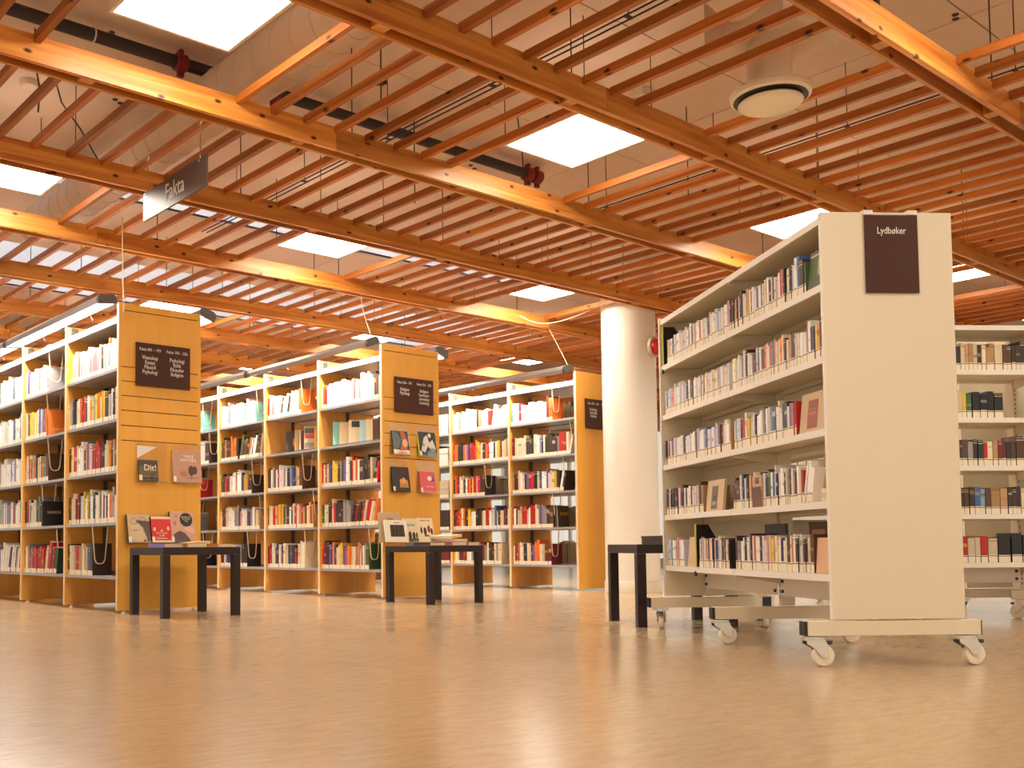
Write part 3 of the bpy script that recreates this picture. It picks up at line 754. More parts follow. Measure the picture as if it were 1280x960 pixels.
cover_book('book', (3.226, Yc - .085, zc), .15, .185, .03, (214, 42, 30), 'bright red book with white lettering, middle of three above the left table',
           [('box', -.075, .168, .075, .185, (232, 214, 184)), ('box', -.075, 0, .075, .016, (232, 214, 184)), ('text', "She's Gone\nIn All\nDirections", .021, 0, .062, (246, 216, 190), .9), ('disc', -.052, .095, .009, (240, 200, 170), 1.6), ('disc', .052, .10, .009, (240, 200, 170), 1.6), ('disc', 0, .085, .007, (240, 200, 170), 1)], 12, spine=(170, 30, 26))
cover_book('book', (3.395, Yc - .085, zc), .19, .225, .02, (204, 158, 130), 'pinkish tan book with a black round seal on its cover, rightmost above the left table',
           [('disc', .03, .165, .05, (34, 28, 26), 1.0), ('text', 'BOKEN OM\nDET SOM\nVAR', .016, .03, .178, (214, 190, 150), .9), ('poly', [(-.08, .0), (-.075, .06), (-.03, .085), (.01, .07), (.05, .02), (.055, 0)], (96, 70, 66)), ('poly', [(.0, .10), (.03, .08), (.075, .06), (.09, .10), (.05, .12)], (222, 176, 150)), ('disc', -.06, .14, .012, (176, 120, 100), 1.4), ('disc', -.045, .19, .009, (176, 120, 100), 1)], 12, spine=(44, 36, 34))
# middle case: four holders, two rows
Yc = 6.55
for (x0, z0, l) in ((5.505, 1.215, 'upper left clear acrylic holder on the middle bookcase end'), (5.80, 1.215, 'upper right clear acrylic holder on the middle bookcase end'), (5.505, .90, 'lower left clear acrylic holder on the middle bookcase end'), (5.80, .90, 'lower right clear acrylic holder on the middle bookcase end')):
    holder((x0, Yc, z0), .235, .27, l)
cover_book('book', (5.50, Yc - .045, 1.222), .175, .205, .012, (58, 60, 62), 'book with a red-haired figure on a grey cover, upper left on the middle bookcase end',
           [('poly', [(-.02, .03), (.06, .04), (.08, .12), (.05, .2), (.0, .2), (.02, .12)], (182, 96, 52)), ('disc', .045, .10, .03, (220, 176, 136), 1.2), ('poly', [(-.0875, .04), (-.03, .05), (.01, .13), (-.03, .19), (-.0875, .2)], (96, 104, 106)), ('box', -.0875, 0, .0875, .04, (236, 214, 192)), ('text', 'FAITH', .026, .01, .008, (170, 96, 70), 1.2)], 10)
cover_book('book', (5.805, Yc - .045, 1.222), .195, .215, .022, (44, 44, 46), 'black and white photo book with a yellow-green spine, upper right on the middle bookcase end',
           [('poly', [(-.08, .05), (-.04, .16), (.0, .19), (.02, .12), (.06, .15), (.09, .06), (.04, .04), (.0, .09), (-.04, .03)], (214, 210, 200)), ('disc', .03, .185, .016, (224, 218, 206), 1.2), ('disc', -.05, .10, .014, (150, 146, 140), 1.2), ('poly', [(-.02, .03), (.05, .08), (.095, .03), (.095, .0), (.0, .0)], (120, 132, 142))], 10, spine=(196, 196, 60))
cover_book('book', (5.50, Yc - .045, .907), .19, .215, .03, (44, 38, 38), 'dark book with a gold group picture, lower left on the middle bookcase end',
           [('text', 'UKJENT', .026, .02, .165, (150, 48, 44), 1.0), ('disc', -.0, .085, .016, (216, 150, 82), 1.6), ('disc', .03, .095, .016, (226, 160, 88), 1.8), ('disc', .058, .08, .014, (206, 140, 76), 1.8), ('box', -.02, .035, .075, .07, (188, 118, 60))], 10)
cover_book('book', (5.80, Yc - .045, .907), .175, .185, .012, (214, 92, 96), 'coral pink book with a speech bubble, lower right on the middle bookcase end',
           [('disc', .025, .125, .026, (240, 226, 206), .8), ('disc', .055, .118, .022, (88, 84, 150), .9), ('text', 'SAMTALER', .016, .02, .045, (246, 210, 200), 1.1)], 10)
e = tag(empty('display_ledge', (5.55, Yc, .478)), 'clear acrylic ledge on the middle bookcase end carrying four cream books', 'display ledge', 'clear acrylic display ledges')
box((-.31, -.10, 0), (.29, -.001, .004)).build('ledge', 'acrylic', e); box((-.31, -.103, 0), (.29, -.10, .02)).build('front_lip', 'acrylic', e)
cover_book('book', (5.375, Yc - .04, zc), .23, .245, .012, (196, 170, 134), 'tan book standing behind the white framed book on the middle bookcase end', [('text', 'Bøker', .028, .01, .185, (120, 96, 70), 1.0)], 6, label=False)
cover_book('book', (5.385, Yc - .115, zc - .002), .245, .185, .012, (238, 228, 206), 'white book with a dark framed forest photo, leftmost above the middle table',
           [('box', -.065, .045, .085, .145, (58, 46, 40)), ('box', -.055, .055, -.045, .145, (110, 92, 76)), ('box', -.02, .05, -.012, .14, (120, 100, 80)), ('box', .02, .055, .03, .145, (104, 86, 70)), ('box', .055, .05, .062, .14, (116, 96, 78)), ('text', 'Hus i skog', .014, .01, .160, (90, 76, 60), 1)], 10, label=False)
cover_book('book', (5.57, Yc - .08, zc), .17, .20, .012, (226, 208, 168), 'cream book with blue title and a crowd, second above the middle table',
           [('text', 'Norske', .034, .0, .135, (110, 122, 140), 1.0), ('disc', -.05, .06, .014, (70, 62, 58), 2.2), ('disc', -.01, .055, .016, (58, 50, 50), 2.2), ('disc', .03, .05, .016, (48, 44, 46), 2.2), ('disc', .062, .055, .012, (88, 78, 70), 2.2), ('box', -.08, .0, .08, .03, (88, 78, 70))], 10, label=False)
cover_book('book', (5.742, Yc - .08, zc), .175, .205, .012, (232, 214, 178), 'cream book with a marching crowd in brown and red, rightmost above the middle table',
           [('text', 'Historier fra livet', .016, .0, .18, (90, 60, 50), 1.0), ('disc', -.05, .10, .012, (90, 60, 52), 2.4), ('disc', -.01, .09, .016, (60, 48, 48), 2.2), ('disc', .035, .11, .016, (160, 40, 44), 2.0), ('disc', .065, .09, .012, (60, 48, 48), 2.4), ('box', -.02, .045, .03, .06, (110, 90, 80))], 10, label=False)

# face-out displays inside the middle case, second shelf
def shelf_display(X, Y, y, z, w, h, rgb, lab, tilt=10, prints=(), yaw=-38, t=.02, spine=None, x=.10, label=False):
    """book on a case shelf with its cover turned towards the room"""
    o = cover_book('book', (X + x, Y + y, z + .0012), w, h, t, rgb, lab, prints, tilt, 0, label, spine, yaw); o['group'] = 'books shown face-out on the shelves'
Xc, Yc = 5.32, 6.55; z = SHZ[1]
for sN, y0 in (('nearest', .03), ('second', .94), ('third', 1.85)):
    ln = tag(box((.03, y0 + .03, 0), (.20, y0 + (.68 if sN != 'nearest' else .72), .012)).build('display_stand', 'acrylic', None, (Xc, Yc, z + .0008)), 'clear low display stand on the second shelf, %s bay of middle bookcase' % sN, 'stand')
z += .013
shelf_display(Xc, Yc, .70, z, .16, .215, (128, 186, 166), 'pale teal book face-out on second shelf, nearest bay of middle bookcase', 8, [('disc', .02, .10, .03, (200, 176, 150), 1)])
shelf_display(Xc, Yc, .60, z, .16, .20, (214, 184, 140), 'tan book standing right of the pale teal one in the middle bookcase', 8)
shelf_display(Xc, Yc, .44, z, .19, .205, (212, 190, 152), 'cream book with a dark title block, centre of second shelf in middle bookcase', 8, [('box', -.07, .14, .09, .195, (46, 36, 34)), ('disc', .04, .08, .035, (120, 96, 80), 1.2)])
shelf_display(Xc, Yc, .33, z, .13, .19, (170, 196, 204), 'light blue book right of the cream one in the middle bookcase', 8)
shelf_display(Xc, Yc, .24, z, .13, .19, (226, 206, 160), 'cream yellow book on second shelf, nearest bay of middle bookcase', 8)
shelf_display(Xc, Yc, .14, z, .14, .18, (96, 56, 38), 'brown book by the end panel, second shelf of middle bookcase', 8)
shelf_display(Xc, Yc, .065, z, .14, .20, (58, 50, 46), 'dark book against the end panel, second shelf of middle bookcase', 8)
shelf_display(Xc, Yc, .91 + .56, z, .16, .20, (66, 48, 38), 'dark book with an orange figure, second shelf, second bay of middle bookcase', 8, [('disc', .02, .09, .03, (214, 128, 60), 1.7)])
shelf_display(Xc, Yc, .91 + .44, z, .12, .20, (206, 176, 120), 'tan page-edged book beside the dark figure book in middle bookcase', 8)
shelf_display(Xc, Yc, .91 + .34, z, .14, .195, (110, 40, 36), 'maroon framed book, second shelf, second bay of middle bookcase', 8, [('box', -.07, .0, -.058, .195, (226, 214, 196))])
shelf_display(Xc, Yc, .91 + .22, z, .19, .215, (196, 178, 150), 'grey and red poster-like book, second shelf, second bay of middle bookcase', 8, [('box', -.09, .10, .09, .145, (206, 70, 44)), ('box', -.09, .15, .09, .20, (92, 84, 76)), ('box', -.09, .01, .09, .06, (140, 126, 108))])
shelf_display(Xc, Yc, .91 + .10, z, .14, .20, (214, 168, 84), 'mustard book at the right of the second bay in middle bookcase', 8)

o = cover_book('book', (7.68 + .13, 6.45 + .30, SHZ[3] + .0015), .18, .215, .025, (74, 60, 50), 'dark FLUKT book with yellow title, fourth shelf, nearest bay of right bookcase', [('text', 'FLUKT', .045, .02, .12, (232, 190, 60), .9), ('box', -.09, 0, -.075, .215, (170, 164, 156))], 2, label=False)
o['group'] = 'books shown face-out on the shelves'
o = cover_book('book', (2.93 + .10, 6.49 + .945 + .40, SHZ[1] + .0015), .16, .20, .02, (216, 112, 40), 'orange book with pale title behind a wire, second shelf, second bay of left bookcase', [('text', 'KNUT', .036, .0, .04, (240, 190, 120), 1.0)], 1, label=False)
o['group'] = 'books shown face-out on the shelves'
o = cover_book('book', (2.93 + .10, 6.49 + .945 + .51, SHZ[3] + .0015), .17, .20, .025, (34, 28, 28), 'black book titled HUMOR behind a wire, fourth shelf, second bay of left bookcase', [('text', 'HUMOR', .034, .01, .10, (226, 214, 190), .9)], 1, label=False)
o['group'] = 'books shown face-out on the shelves'

# ------------------------------------------------------------------ black tables
def table(cx, cy, rz, lab, s=.55):
    e = tag(empty('side_table', (cx, cy, 0), rz), lab, 'table', 'small black square tables')
    h = s / 2
    box((-h, -h, .40), (h, h, .45)).build('tabletop', 'table_black', e, bev=.002)
    for sx in (-1, 1):
        for sy in (-1, 1):
            x = sx * (h - .025); y = sy * (h - .025)
            box((x - .025, y - .025, 0), (x + .025, y + .025, .3995)).build('leg', 'table_black', e, bev=.0015)
table(3.222, 6.075, math.radians(-3), 'small black square table in front of the left bookcase end')
table(5.41, 6.02, math.radians(-1.5), 'small black square table in front of the middle bookcase end')
table(4.935, 3.485, math.radians(54.8), 'small black square table left of the white shelf trolley, by the column')
def flat_book(x, y, w, l, t, rz, rgb, lab, z=.4502, tilt=0, pages=(226, 206, 168)):
    e = tag(empty('book', (x, y, z)), lab, 'book', 'books lying flat on the tables'); e.rotation_euler = (0, math.radians(tilt), math.radians(rz))
    if tilt: e.location.z += w / 2 * math.sin(abs(math.radians(tilt))) + .0005
    box((-w / 2, -l / 2, 0), (w / 2, l / 2, .002)).build('back_cover', cmat(rgb), e)
    box((-w / 2 + .004, -l / 2 + .003, .002), (w / 2 - .001, l / 2 - .003, t - .002)).build('pages', cmat(pages), e)
    box((-w / 2, -l / 2, t - .002), (w / 2, l / 2, t)).build('front_cover', cmat(rgb), e)
    box((-w / 2, -l / 2, .002), (-w / 2 + .004, l / 2, t - .002)).build('spine', cmat(rgb), e)
flat_book(3.05, 6.0, .15, .21, .024, 3, (150, 130, 190), 'lavender book lying flat at the left of the left table')
flat_book(3.19, 5.93, .14, .20, .026, -4, (190, 120, 60), 'orange-brown book lying flat on the left table, second from left')
flat_book(3.30, 6.12, .17, .22, .022, 2, (214, 186, 140), 'cream book tilted on another book on the left table', .452, -6)
flat_book(3.395, 5.91, .12, .19, .022, -2, (206, 130, 70), 'orange book lying flat on the left table near its right side')
flat_book(3.455, 6.15, .15, .21, .022, 4, (216, 200, 160), 'cream book lying flat at the right back of the left table')
flat_book(5.24, 5.88, .15, .20, .026, -3, (62, 46, 40), 'dark book with cream label lying flat at the left of the middle table')
flat_book(5.36, 6.13, .14, .20, .024, 5, (84, 110, 96), 'green-grey book lying flat on the middle table')
flat_book(5.45, 5.87, .15, .22, .030, -2, (150, 96, 120), 'plum book with pale pages lying flat in the centre of the middle table')
flat_book(5.47, 5.90, .19, .22, .022, 9, (214, 168, 110), 'tan book on top of the plum book on the middle table', .4808)
flat_book(5.45, 5.92, .17, .20, .020, 16, (226, 214, 180), 'pale book tilted on the pile on the middle table', .5035, -5)
flat_book(5.61, 5.87, .125, .20, .026, 2, (222, 176, 150), 'salmon book lying flat at the right of the middle table')
tr = tag(empty('black_tray', (5.0, 3.465, .4502), math.radians(54.8)), 'flat black box lying on the table beside the white shelf trolley', 'box')
box((-.2, -.15, 0), (.2, .15, .045)).build('body', 'table_black', tr, bev=.002)
box((-.203, -.153, .036), (.203, .153, .048)).build('lid', 'table_black', tr, bev=.002)

# ------------------------------------------------------------------ white mobile shelving
U = Vector((.576, .8174)); U.normalize(); V = Vector((U.y, -U.x)); O = Vector((3.588, 1.893))
RZ = math.atan2(V.y, V.x)
def MAT_UV(u, v, rz_extra=0):
    q = O + U * u + V * v
    return Matrix.Translation((q.x, q.y, 0)) @ Matrix.Rotation(RZ + rz_extra, 4, 'Z')
TSH = [1.415, 1.145, .875, .605, .335]
def caster(parent, x, y, ang, lab=None):
    c = empty('caster', (x, y, 0), ang, parent)
    # local +x is the trailing direction of the wheel
    MB().lathe([(.036, .099), (.040, .1015), (.040, .109), (.030, .11)], (-.034, 0, 0), n=20).build('swivel_plate', 'chrome', c, smooth=True)
    m_ = MB()
    for sy in (-1, 1):
        m_.prism([(-.066, .100), (.0, .100), (.012, .078), (.012, .034), (-.012, .034), (-.036, .066), (-.066, .084)], 1, sy * .0185 - .0015, sy * .0185 + .0015)
    m_.box((-.066, -.019, .094), (.0, .019, .099))
    m_.build('fork', 'chrome', c)
    MB().lathe([(.030, -.014), (.037, -.013), (.040, -.008), (.040, .008), (.037, .013), (.030, .014)], (0, 0, .040), 1, 28).build('wheel', 'nylon_wheel', c, smooth=True)
    MB().lathe([(.007, -.024), (.007, .024)], (0, 0, .040), 1, 10).build('axle_bolt', 'chrome', c, smooth=True)
    box((-.004, -.016, .0805), (.030, .016, .094)).build('brake_tab', 'bracket_metal', c)
def trolley(name, M, D, Ls, lab, back_rows, two=True, feet=True, foot=None, cast_ang=0.0, near_panel=True, far_panel=True, grp='white mobile shelf trolleys'):
    """local: x across (front at 0), y along; sections of length Ls"""
    e = empty(name); e.matrix_world = M; tag(e, lab, 'shelf', grp)
    ns = len(Ls); tot = sum(Ls); cx = D / 2 if two else D - .03
    def endp(y, nm, side):
        m_ = MB().box((0, y, .172), (D, y + .018, 1.68)).box((-.0012, y, .172), (0, y + .018, 1.68), 1)
        return m_.build('end_panel', ['trolley_paint', 'trolley_edge'], e, bev=.0)
    if near_panel: endp(0, 'n', 0)
    if far_panel: endp(tot, 'f', 0)
    y = 0
    ys = [0.02]
    for L_ in Ls: y += L_; ys.append(y)
    for i, yy in enumerate(ys):
        m_ = MB().box((cx - .03, yy - .016 + (.018 if i == 0 else 0), .17), (cx + .03, yy + .014 + (.018 if i == 0 else 0), 1.655))
        for side in (-1, 1):
            for k in range(54):
                z = .20 + k * .027
                a = cx + side * .0302
                m_.box((min(a, a + side * .0004), yy - .003 + (.018 if i == 0 else 0), z), (max(a, a + side * .0004), yy + .003 + (.018 if i == 0 else 0), z + .015), 1)
        m_.build('upright', ['trolley_paint', 'slot_dark'], e)
    dep = D / 2 - .012 if two else D - .04
    for i in range(ns):
        a, b_ = ys[i] + (.0 if i else -.0), ys[i + 1]
        a += .002; b_ -= .002
        sh = MB().box((.012, 0, -.012), (dep, b_ - a, 0)).box((.0, 0, -.027), (.012, b_ - a, .0), 1).box((dep - .02, 0, -.03), (dep, b_ - a, -.012)).mesh('shelf', ['trolley_paint', 'trolley_edge'])
        br = MB().prism([(.015, -.034), (dep, -.070), (dep, -.013), (.015, -.013)], 1, 0, .003).mesh('shelf_bracket', ['trolley_paint'])
        for z in TSH + [1.668]:
            put('shelf', sh, e, (.004, a, z))
            for yy in (a + .001, b_ - .005): put('shelf_bracket', br, e, (.004, yy, z))
            if two: put('shelf', sh, e, (D - .004, b_, z), (0, 0, math.pi))
        for (z0, z1) in back_rows[i]:
            box((cx - .006, a + .03, z0), (cx + .006, b_ - .03, z1)).build('back_panel', 'trolley_paint', e)
        rl = MB().box((cx - .034, a + .02, .215), (cx - .030, b_ - .02, .30)); rl.build('base_rail', 'trolley_edge', e)
        bm = MB()
        for yy in (a + .035, b_ - .035):
            for zz in (.235, .28): bm.lathe([(.008, cx - .040), (.008, cx - .034)], (0, yy, zz), 0, 10)
        bm.build('bolt', 'plastic_black', e)
    if feet:
        fx0, fx1 = foot or (cx - .355, cx + .31)
        for i, yy in enumerate([.0, ys[1] - .03, ys[-1] - .05] if ns == 2 else [0, ys[1] - .03, ys[2] - .03, ys[-1] - .05][:ns + 1]):
            f = box((fx0 + .012, yy, .112), (fx1 - .004, yy + .045, .166)).build('foot_beam', 'trolley_paint', e, bev=.002)
            box((fx0, yy + .001, .113), (fx0 + .0118, yy + .044, .165)).build('end_cap', 'plastic_black', f, bev=.002)
            box((fx1 - .0038, yy + .001, .113), (fx1, yy + .044, .165)).build('end_cap', 'plastic_black', f)
            an = cast_ang if not isinstance(cast_ang, (list, tuple)) else cast_ang[i]
            for q, xx in enumerate((fx0 + .075, fx1 - .022)):
                aa = an + (.0 if q == 0 else .06)
                caster(e, xx, yy + .022, aa)
    return e
Dw = .497
MA = MAT_UV(0, .045)
full = [(.38, .56), (.65, .83), (.92, 1.10), (1.18, 1.36), (1.43, 1.60)]
trA = trolley('shelf_trolley', MA, Dw, [.88, .88], 'white mobile shelf trolley on casters with the brown Lydbøker sign, right foreground', [[(.90, 1.11), (1.17, 1.38), (1.44, 1.62)], [(.36, .57), (.63, .84), (.90, 1.11), (1.17, 1.38), (1.44, 1.62)]], cast_ang=[0, 0, 1.1])
MB_ = MAT_UV(1.842, 3.16, math.pi / 2)
trB = trolley('shelf_trolley', MB_, .34, [.87, .87, .87], 'second white shelf trolley seen behind the right edge of the Lydbøker shelf', [[(1.50, 1.62)], [(1.50, 1.62)], [(.36, 1.62)]], two=False, cast_ang=0.3, foot=(-.14, .36), grp='white mobile shelf trolleys')
MC = MAT_UV(2.36, 2.115)
trC = trolley('shelf_trolley', MC, Dw, [.88, .88], 'third white shelf trolley half seen through the second one, at the right edge', [[(.36, 1.62)], [(.36, 1.62)]], cast_ang=[1.3, .5, .2])

# the Lydbøker sign on its plastic hook holder
e = empty('shelf_sign'); e.matrix_world = MA @ Matrix.Translation((.262, -.004, 1.375)); tag(e, 'tall brown sign reading Lydbøker on the white trolley end panel', 'sign')
box((-.101, -.004, 0), (.101, 0, .293)).build('sign_plate', 'sign_brown', e, bev=.0008)
text('lettering', 'Lydbøker', .037, 'print_white', e, (.0, -.0052, .222), sx=.78)
box((-.106, -.0005, -.005), (.106, .0035, .3)).build('holder_plate', 'acrylic', e)
for xx in (-.085, .085): box((xx - .018, -.002, .296), (xx + .018, .024, .312)).build('holder_hook', 'print_white', e)

# audiobooks and books on the white trolleys
def audiospec(n, seed, dark=.3):
    r_ = random.Random(seed); s_ = ''
    for _ in range(n):
        s_ += r_.choice('nkkpmutsnhio') if r_.random() < dark else r_.choice('wwwwwvwcwvl')
    return s_
A_where = 'A'
far_n = [34, 40, 42, 0, 0]
yA0, yA1, yA2 = .024, .882, 1.758
zt = TSH
def rowA(spec, y0, y1, r, sec, hmin=.122, hmax=.135, seed=0, t0=.014, t1=.024, kind='audio'):
    q = random.Random(seed + 900); want = (y0 - y1) / (.0205 if sec == 'near' else .0225)
    sp_ = list(spec)
    while sum(1.75 if c.isupper() else 1 for c in sp_ if c not in '().') < want: sp_.insert(q.randrange(1, len(sp_)), q.choice('wwwvcwkniw'))
    spec = ''.join(sp_)
    fill_row(MA, spec, y0, y1, zt[r], hmin, hmax, .135, .012, ('A', sec, r), kind, t0, t1, .040, seed=seed)
# far half (left in the photo)
rowA(audiospec(36, 1, .25), 1.70, .96, 0, 'far', seed=1)
rowA(audiospec(40, 2, .2), 1.75, .90, 1, 'far', seed=2)
rowA(audiospec(42, 3, .3), 1.75, .89, 2, 'far', seed=3)
rowA(audiospec(15, 4, .4), 1.75, 1.24, 3, 'far', seed=4, hmin=.13, hmax=.14)
rowA(audiospec(8, 5, .4), 1.75, 1.50, 4, 'far', seed=5, hmin=.13, hmax=.138)
rowA('mwkwnwcrwmcwwnowuuclwnksmwck', 1.31, .94, 4, 'far', seed=6, hmin=.13, hmax=.142, t0=.018)
# near half
rowA('wwiwnBcokwnkwcttchwwpWnwctwkcnwcwrikdcduwwuKg', .93, .16, 0, 'near', seed=7, hmin=.12, hmax=.15)
rowA('wccwwwswktwwsmkwnwBowcipTcwockcthkwCwWiwNytmw', .86, .03, 1, 'near', seed=8, hmin=.12, hmax=.145)
rowA('wlwwnRwtyCwnwwwsnwwsUwcwnKwpir', .86, .27, 2, 'near', seed=9, hmin=.12, hmax=.145)
rowA('mkHkwnwukTkcctnKwnkgwuwnwwwkcskwtkwcr(wwW)', .88, .16, 3, 'near', seed=10, hmin=.125, hmax=.155)
rowA('kSwwBwcnwoWwKwwicytccwNcwKcowkswkkcH', .87, .16, 4, 'near', seed=11, hmin=.125, hmax=.15)
# face-out cases and bookends on the near trolley
def faceout(M, y, z, w, h, lab, face, inset=None, x=.02, tilt=6, cat='case', t=.014, prints=()):
    o = empty('audiobook_case'); o.matrix_world = M @ Matrix.Translation((x, y, z + .001)) @ Matrix.Rotation(-math.pi / 2, 4, 'Z') @ Matrix.Rotation(math.radians(-tilt), 4, 'X')
    tag(o, lab, cat, 'face-out cases on the white trolley')
    box((-w / 2, 0, 0), (w / 2, t, h)).build('case_body', face, o, bev=.001)
    if inset: box((inset[0], -.001, inset[1]), (inset[2], 0, inset[3])).build('cover_picture', cmat(inset[4]), o)
    for k, pr in enumerate(prints):
        if pr[0] == 'box': box((pr[1], -.0016, pr[2]), (pr[3], -.001, pr[4])).build('printed_shape', cmat(pr[5]), o)
        else: text('title', pr[1], pr[2], cmat(pr[5]), o, (pr[3], -.0022, pr[4]), sx=.9)
faceout(MA, .155, zt[2], .20, .155, 'tan cardboard case with a tall orange picture, third shelf of Lydbøker trolley', 'case_cardboard', (-.04, .015, .035, .125, (150, 56, 24)), prints=[('box', -.035, .07, .03, .075, (226, 140, 60)), ('box', -.03, .095, .028, .10, (90, 30, 20))])
faceout(MA, 1.12, zt[3], .20, .15, 'tan cardboard case with a grey picture, left half, fourth shelf of Lydbøker trolley', 'case_cardboard', (-.04, .01, .03, .12, (96, 88, 76)), prints=[('box', -.02, .05, .015, .075, (50, 46, 42)), ('box', -.03, .03, .02, .045, (150, 140, 118))])
faceout(MA, 1.40, zt[4], .16, .15, 'tan cardboard case left of the black bookend, bottom shelf of Lydbøker trolley', 'case_cardboard', (.02, .02, .06, .10, (130, 92, 70)))
faceout(MA, .085, zt[0], .14, .15, 'green leaf-patterned case at the near end, top shelf of Lydbøker trolley', cmat((96, 96, 78)), (-.055, .04, .06, .125, (84, 104, 58)), prints=[('box', .0, .05, .05, .115, (170, 160, 120)), ('box', -.06, .128, .06, .135, (206, 196, 180))])
faceout(MA, .50, zt[0], .14, .19, 'dark case with an orange glow rising behind the row, top shelf of Lydbøker trolley', cmat((52, 38, 38)), (0, .13, .06, .17, (226, 140, 70)), x=.155, tilt=0)
faceout(MA, .35, zt[0], .18, .20, 'dark case with a dancer picture rising behind the row, top shelf of Lydbøker trolley', cmat((48, 36, 38)), (-.05, .13, .0, .185, (206, 130, 90)), x=.155, tilt=0)
faceout(MA, .62, zt[3], .09, .135, 'GE lettered brown book face-out, fourth shelf of Lydbøker trolley', cmat((206, 168, 130)), (-.045, .0, .045, .07, (110, 70, 50)), x=.008, tilt=0, prints=[('text', 'GE', .036, .005, .10, (44, 34, 30)), ('box', -.04, .07, .04, .086, (90, 70, 56))])
faceout(MA, .78, zt[4], .20, .20, 'dark grey laptop-like case standing behind the row, bottom shelf of Lydbøker trolley', cmat((74, 74, 80)), None, x=.155, tilt=0)
faceout(MA, .36, zt[4], .22, .20, 'dark brown picture case standing behind the row, bottom shelf of Lydbøker trolley', cmat((80, 46, 34)), (-.08, .10, .02, .17, (176, 110, 70)), x=.155, tilt=0)
faceout(MA, .10, zt[4], .11, .135, 'pale pink case leaning at the near end, bottom shelf of Lydbøker trolley', cmat((222, 176, 136)), None, x=.02, tilt=4)
faceout(MA, .085, zt[3], .12, .14, 'plain tan case leaning at the near end, fourth shelf of Lydbøker trolley', cmat((200, 150, 104)), None, x=.05, tilt=4)
def bookend(M, y, z, lab):
    e = empty('bookend'); e.matrix_world = M @ Matrix.Translation((.01, y, z + .001)); tag(e, lab, 'bookend', 'black bookends')
    MB().prism([(0, 0), (.17, 0), (.17, .03), (.06, .21), (0, .21)], 1, 0, .004).build('plate', 'plastic_black', e)
    box((-.006, -.001, -.02), (0, .006, .213)).build('front_edge', 'edge_yellow', e)
    box((-.012, -.004, -.044), (.0, .012, -.022)).build('clip', 'bracket_metal', e)
bookend(MA, 1.73, zt[0], 'black triangular bookend with yellow edge, left end of top shelf of Lydbøker trolley')
bookend(MA, 1.325, zt[4], 'black triangular bookend with yellow edge on the bottom shelf of Lydbøker trolley')
# small stack lying at the near end of the fourth shelf
for k, (c, nm) in enumerate((((226, 206, 170), 'lower'), ((214, 190, 150), 'middle'), ((232, 214, 184), 'upper'))):
    o = empty('audiobook_case'); o.matrix_world = MA @ Matrix.Translation((.02, .03 + .006 * k, zt[3] + .0006 + .0165 * k)); tag(o, '%s cream case of the small flat stack on the fourth shelf of Lydbøker trolley' % nm, 'case', 'flat stacked cases')
    box((0, 0, 0), (.13, .07 - .008 * k, .016)).build('case_body', cmat(c), o)
# second trolley: visible middle and left sections
B_SPEC = {1: ['ccwtckcwtyyyskcttckcttChhkkkcwc', 'tcTchctCtkcCygBBBB', 'chkcwkhkkhtkkhskdrctmmkhHRr', 'ctkwckdcciikhkulhTTkkkcg', 'tnmucwkcRccrCBBBc'],
          2: ['cctkcwctkcwcctkcwctkcwc', 'ctwcckwctwcckw', 'ytctkkctytctkkct', 'cccccccccccccccccccccc', 'oyrkroctkgrkbyoyrkroctk'],
          0: ['ctkcwctkcwctkcwctkcw', 'ctwcctwcctwc', 'ytctytctytct', 'cccccccccccc', 'oyrkoyrkoyrk']}
for sec in (0, 1, 2):
    for r in range(5):
        a, b_ = .03 + .87 * sec, .87 * (sec + 1) - .01
        en = [.98, .72, .95, .88, .93][r] if sec == 1 else .9
        fill_row(MB_, B_SPEC[sec][r], b_, b_ - (b_ - a) * en, zt[r], .128, .155, .14, .012, ('B', sec, r), 'audio', .022, .032, .042, seed=500 + sec * 10 + r)
for r in range(5):
    fill_row(MC, audiospec(26, 60 + r, .3), .87, .10, zt[r], .12, .135, .135, .012, ('C', 0, r), 'audio', .014, .024, .04, seed=700 + r)
    fill_row(MC, audiospec(26, 70 + r, .3), 1.73, .95, zt[r], .12, .135, .135, .012, ('C', 1, r), 'audio', .014, .024, .04, seed=720 + r)

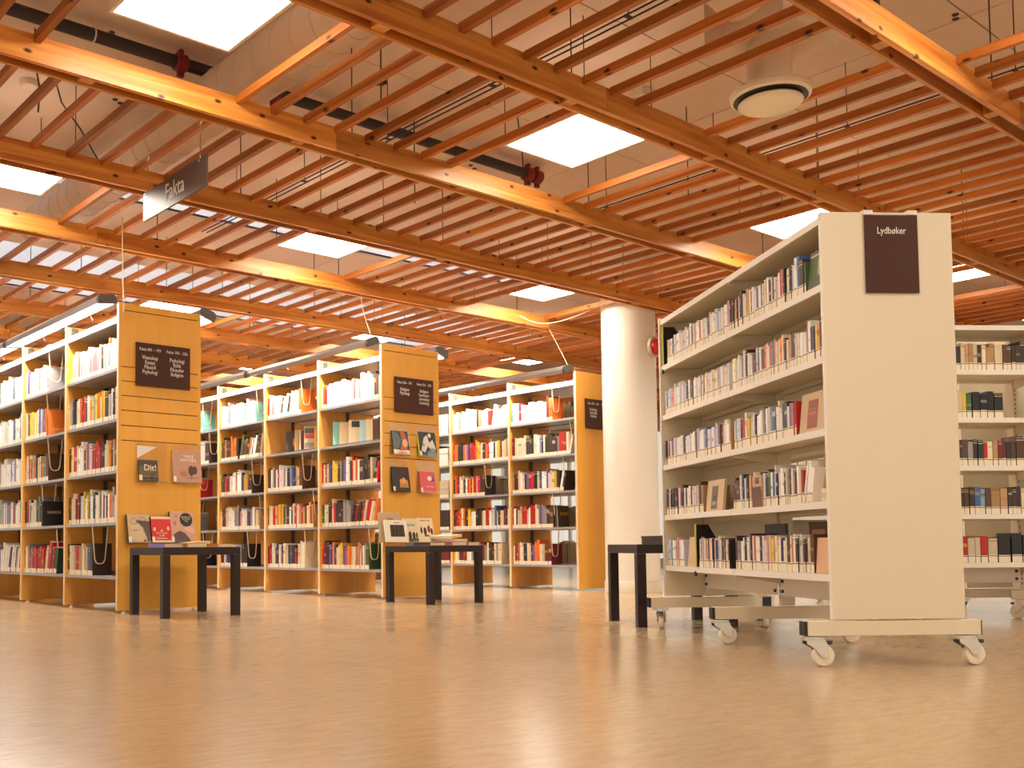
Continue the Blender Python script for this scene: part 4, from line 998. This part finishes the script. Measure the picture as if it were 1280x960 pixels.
# ------------------------------------------------------------------ turn the book list into objects
def size_px(b):
    M = b['M']; p = M @ Vector(b['p']); q = proj(p); t = proj(p + Vector((0, 0, b['h'])))
    if not q or not t or b['where'] is None: return 0
    if not (-5 < q[0] < 1285): return 0
    w = proj(M @ (Vector(b['p']) + Vector((0, b['w'], 0))))
    if b['where'][0] in (1, 2) and b['where'][1] >= 3: return 0
    if b['where'][0] == 'C': return 0
    if b['where'][0] == 'B' and b['where'][1] == 0: return 0
    return abs(q[1] - t[1]) * abs(w[0] - q[0])
def ordinal(n):
    return '%d%s' % (n, 'th' if 10 <= n % 100 <= 20 else {1: 'st', 2: 'nd', 3: 'rd'}.get(n % 10, 'th'))
for kind in ('book', 'audio'):
    L_ = [b for b in BOOKS if b['kind'] == kind]
    L_.sort(key=size_px, reverse=True)
    rest = MB(); nind = 0
    for b in L_:
        m_ = book_mb(b['w'], b['h'], b['d'], b['code'], b['lab_h'], random.Random(b['seed']), mark=(kind == 'audio'))
        T = b['M'] @ Matrix.Translation(b['p']) @ Matrix.Rotation(b['th'], 4, 'X')
        if nind < 300 and size_px(b) > 0:
            nind += 1
            o = bpy.data.objects.new('book' if kind == 'book' else 'audiobook_case', m_.mesh('book', ['book_print'])); COL.objects.link(o); o.matrix_world = T
            c, s_, r = b['where']
            if kind == 'book':
                lab = '%s book, %s from left on %s shelf, %s bay of %s' % (CN[b['code']], ordinal(b['n']), RN[r], SEC[s_], case_names[c])
                tag(o, lab, 'book', 'spine-out books in the wooden bookcases')
            elif c == 'A':
                tag(o, '%s audiobook case, %s from left, %s shelf, %s half of Lydbøker trolley' % (CN[b['code']], ordinal(b['n']), RN[r], s_), 'audiobook', 'audiobook cases on the white trolleys')
            else:
                tag(o, '%s audiobook case, %s from left, %s shelf, %s bay of second trolley' % (CN[b['code']], ordinal(b['n']), RN[r], ['right', 'middle', 'left'][s_]), 'audiobook', 'audiobook cases on the white trolleys')
        else: rest.add(m_, T)
    o = rest.build('distant_books' if kind == 'book' else 'distant_audiobooks', ['book_print'])
    tag(o, 'remaining smaller books on the far bays and far sides of the wooden bookcases' if kind == 'book' else 'remaining smaller audiobook cases on the far trolleys and far half of the Lydbøker trolley',
        'books' if kind == 'book' else 'audiobooks', kind='stuff')
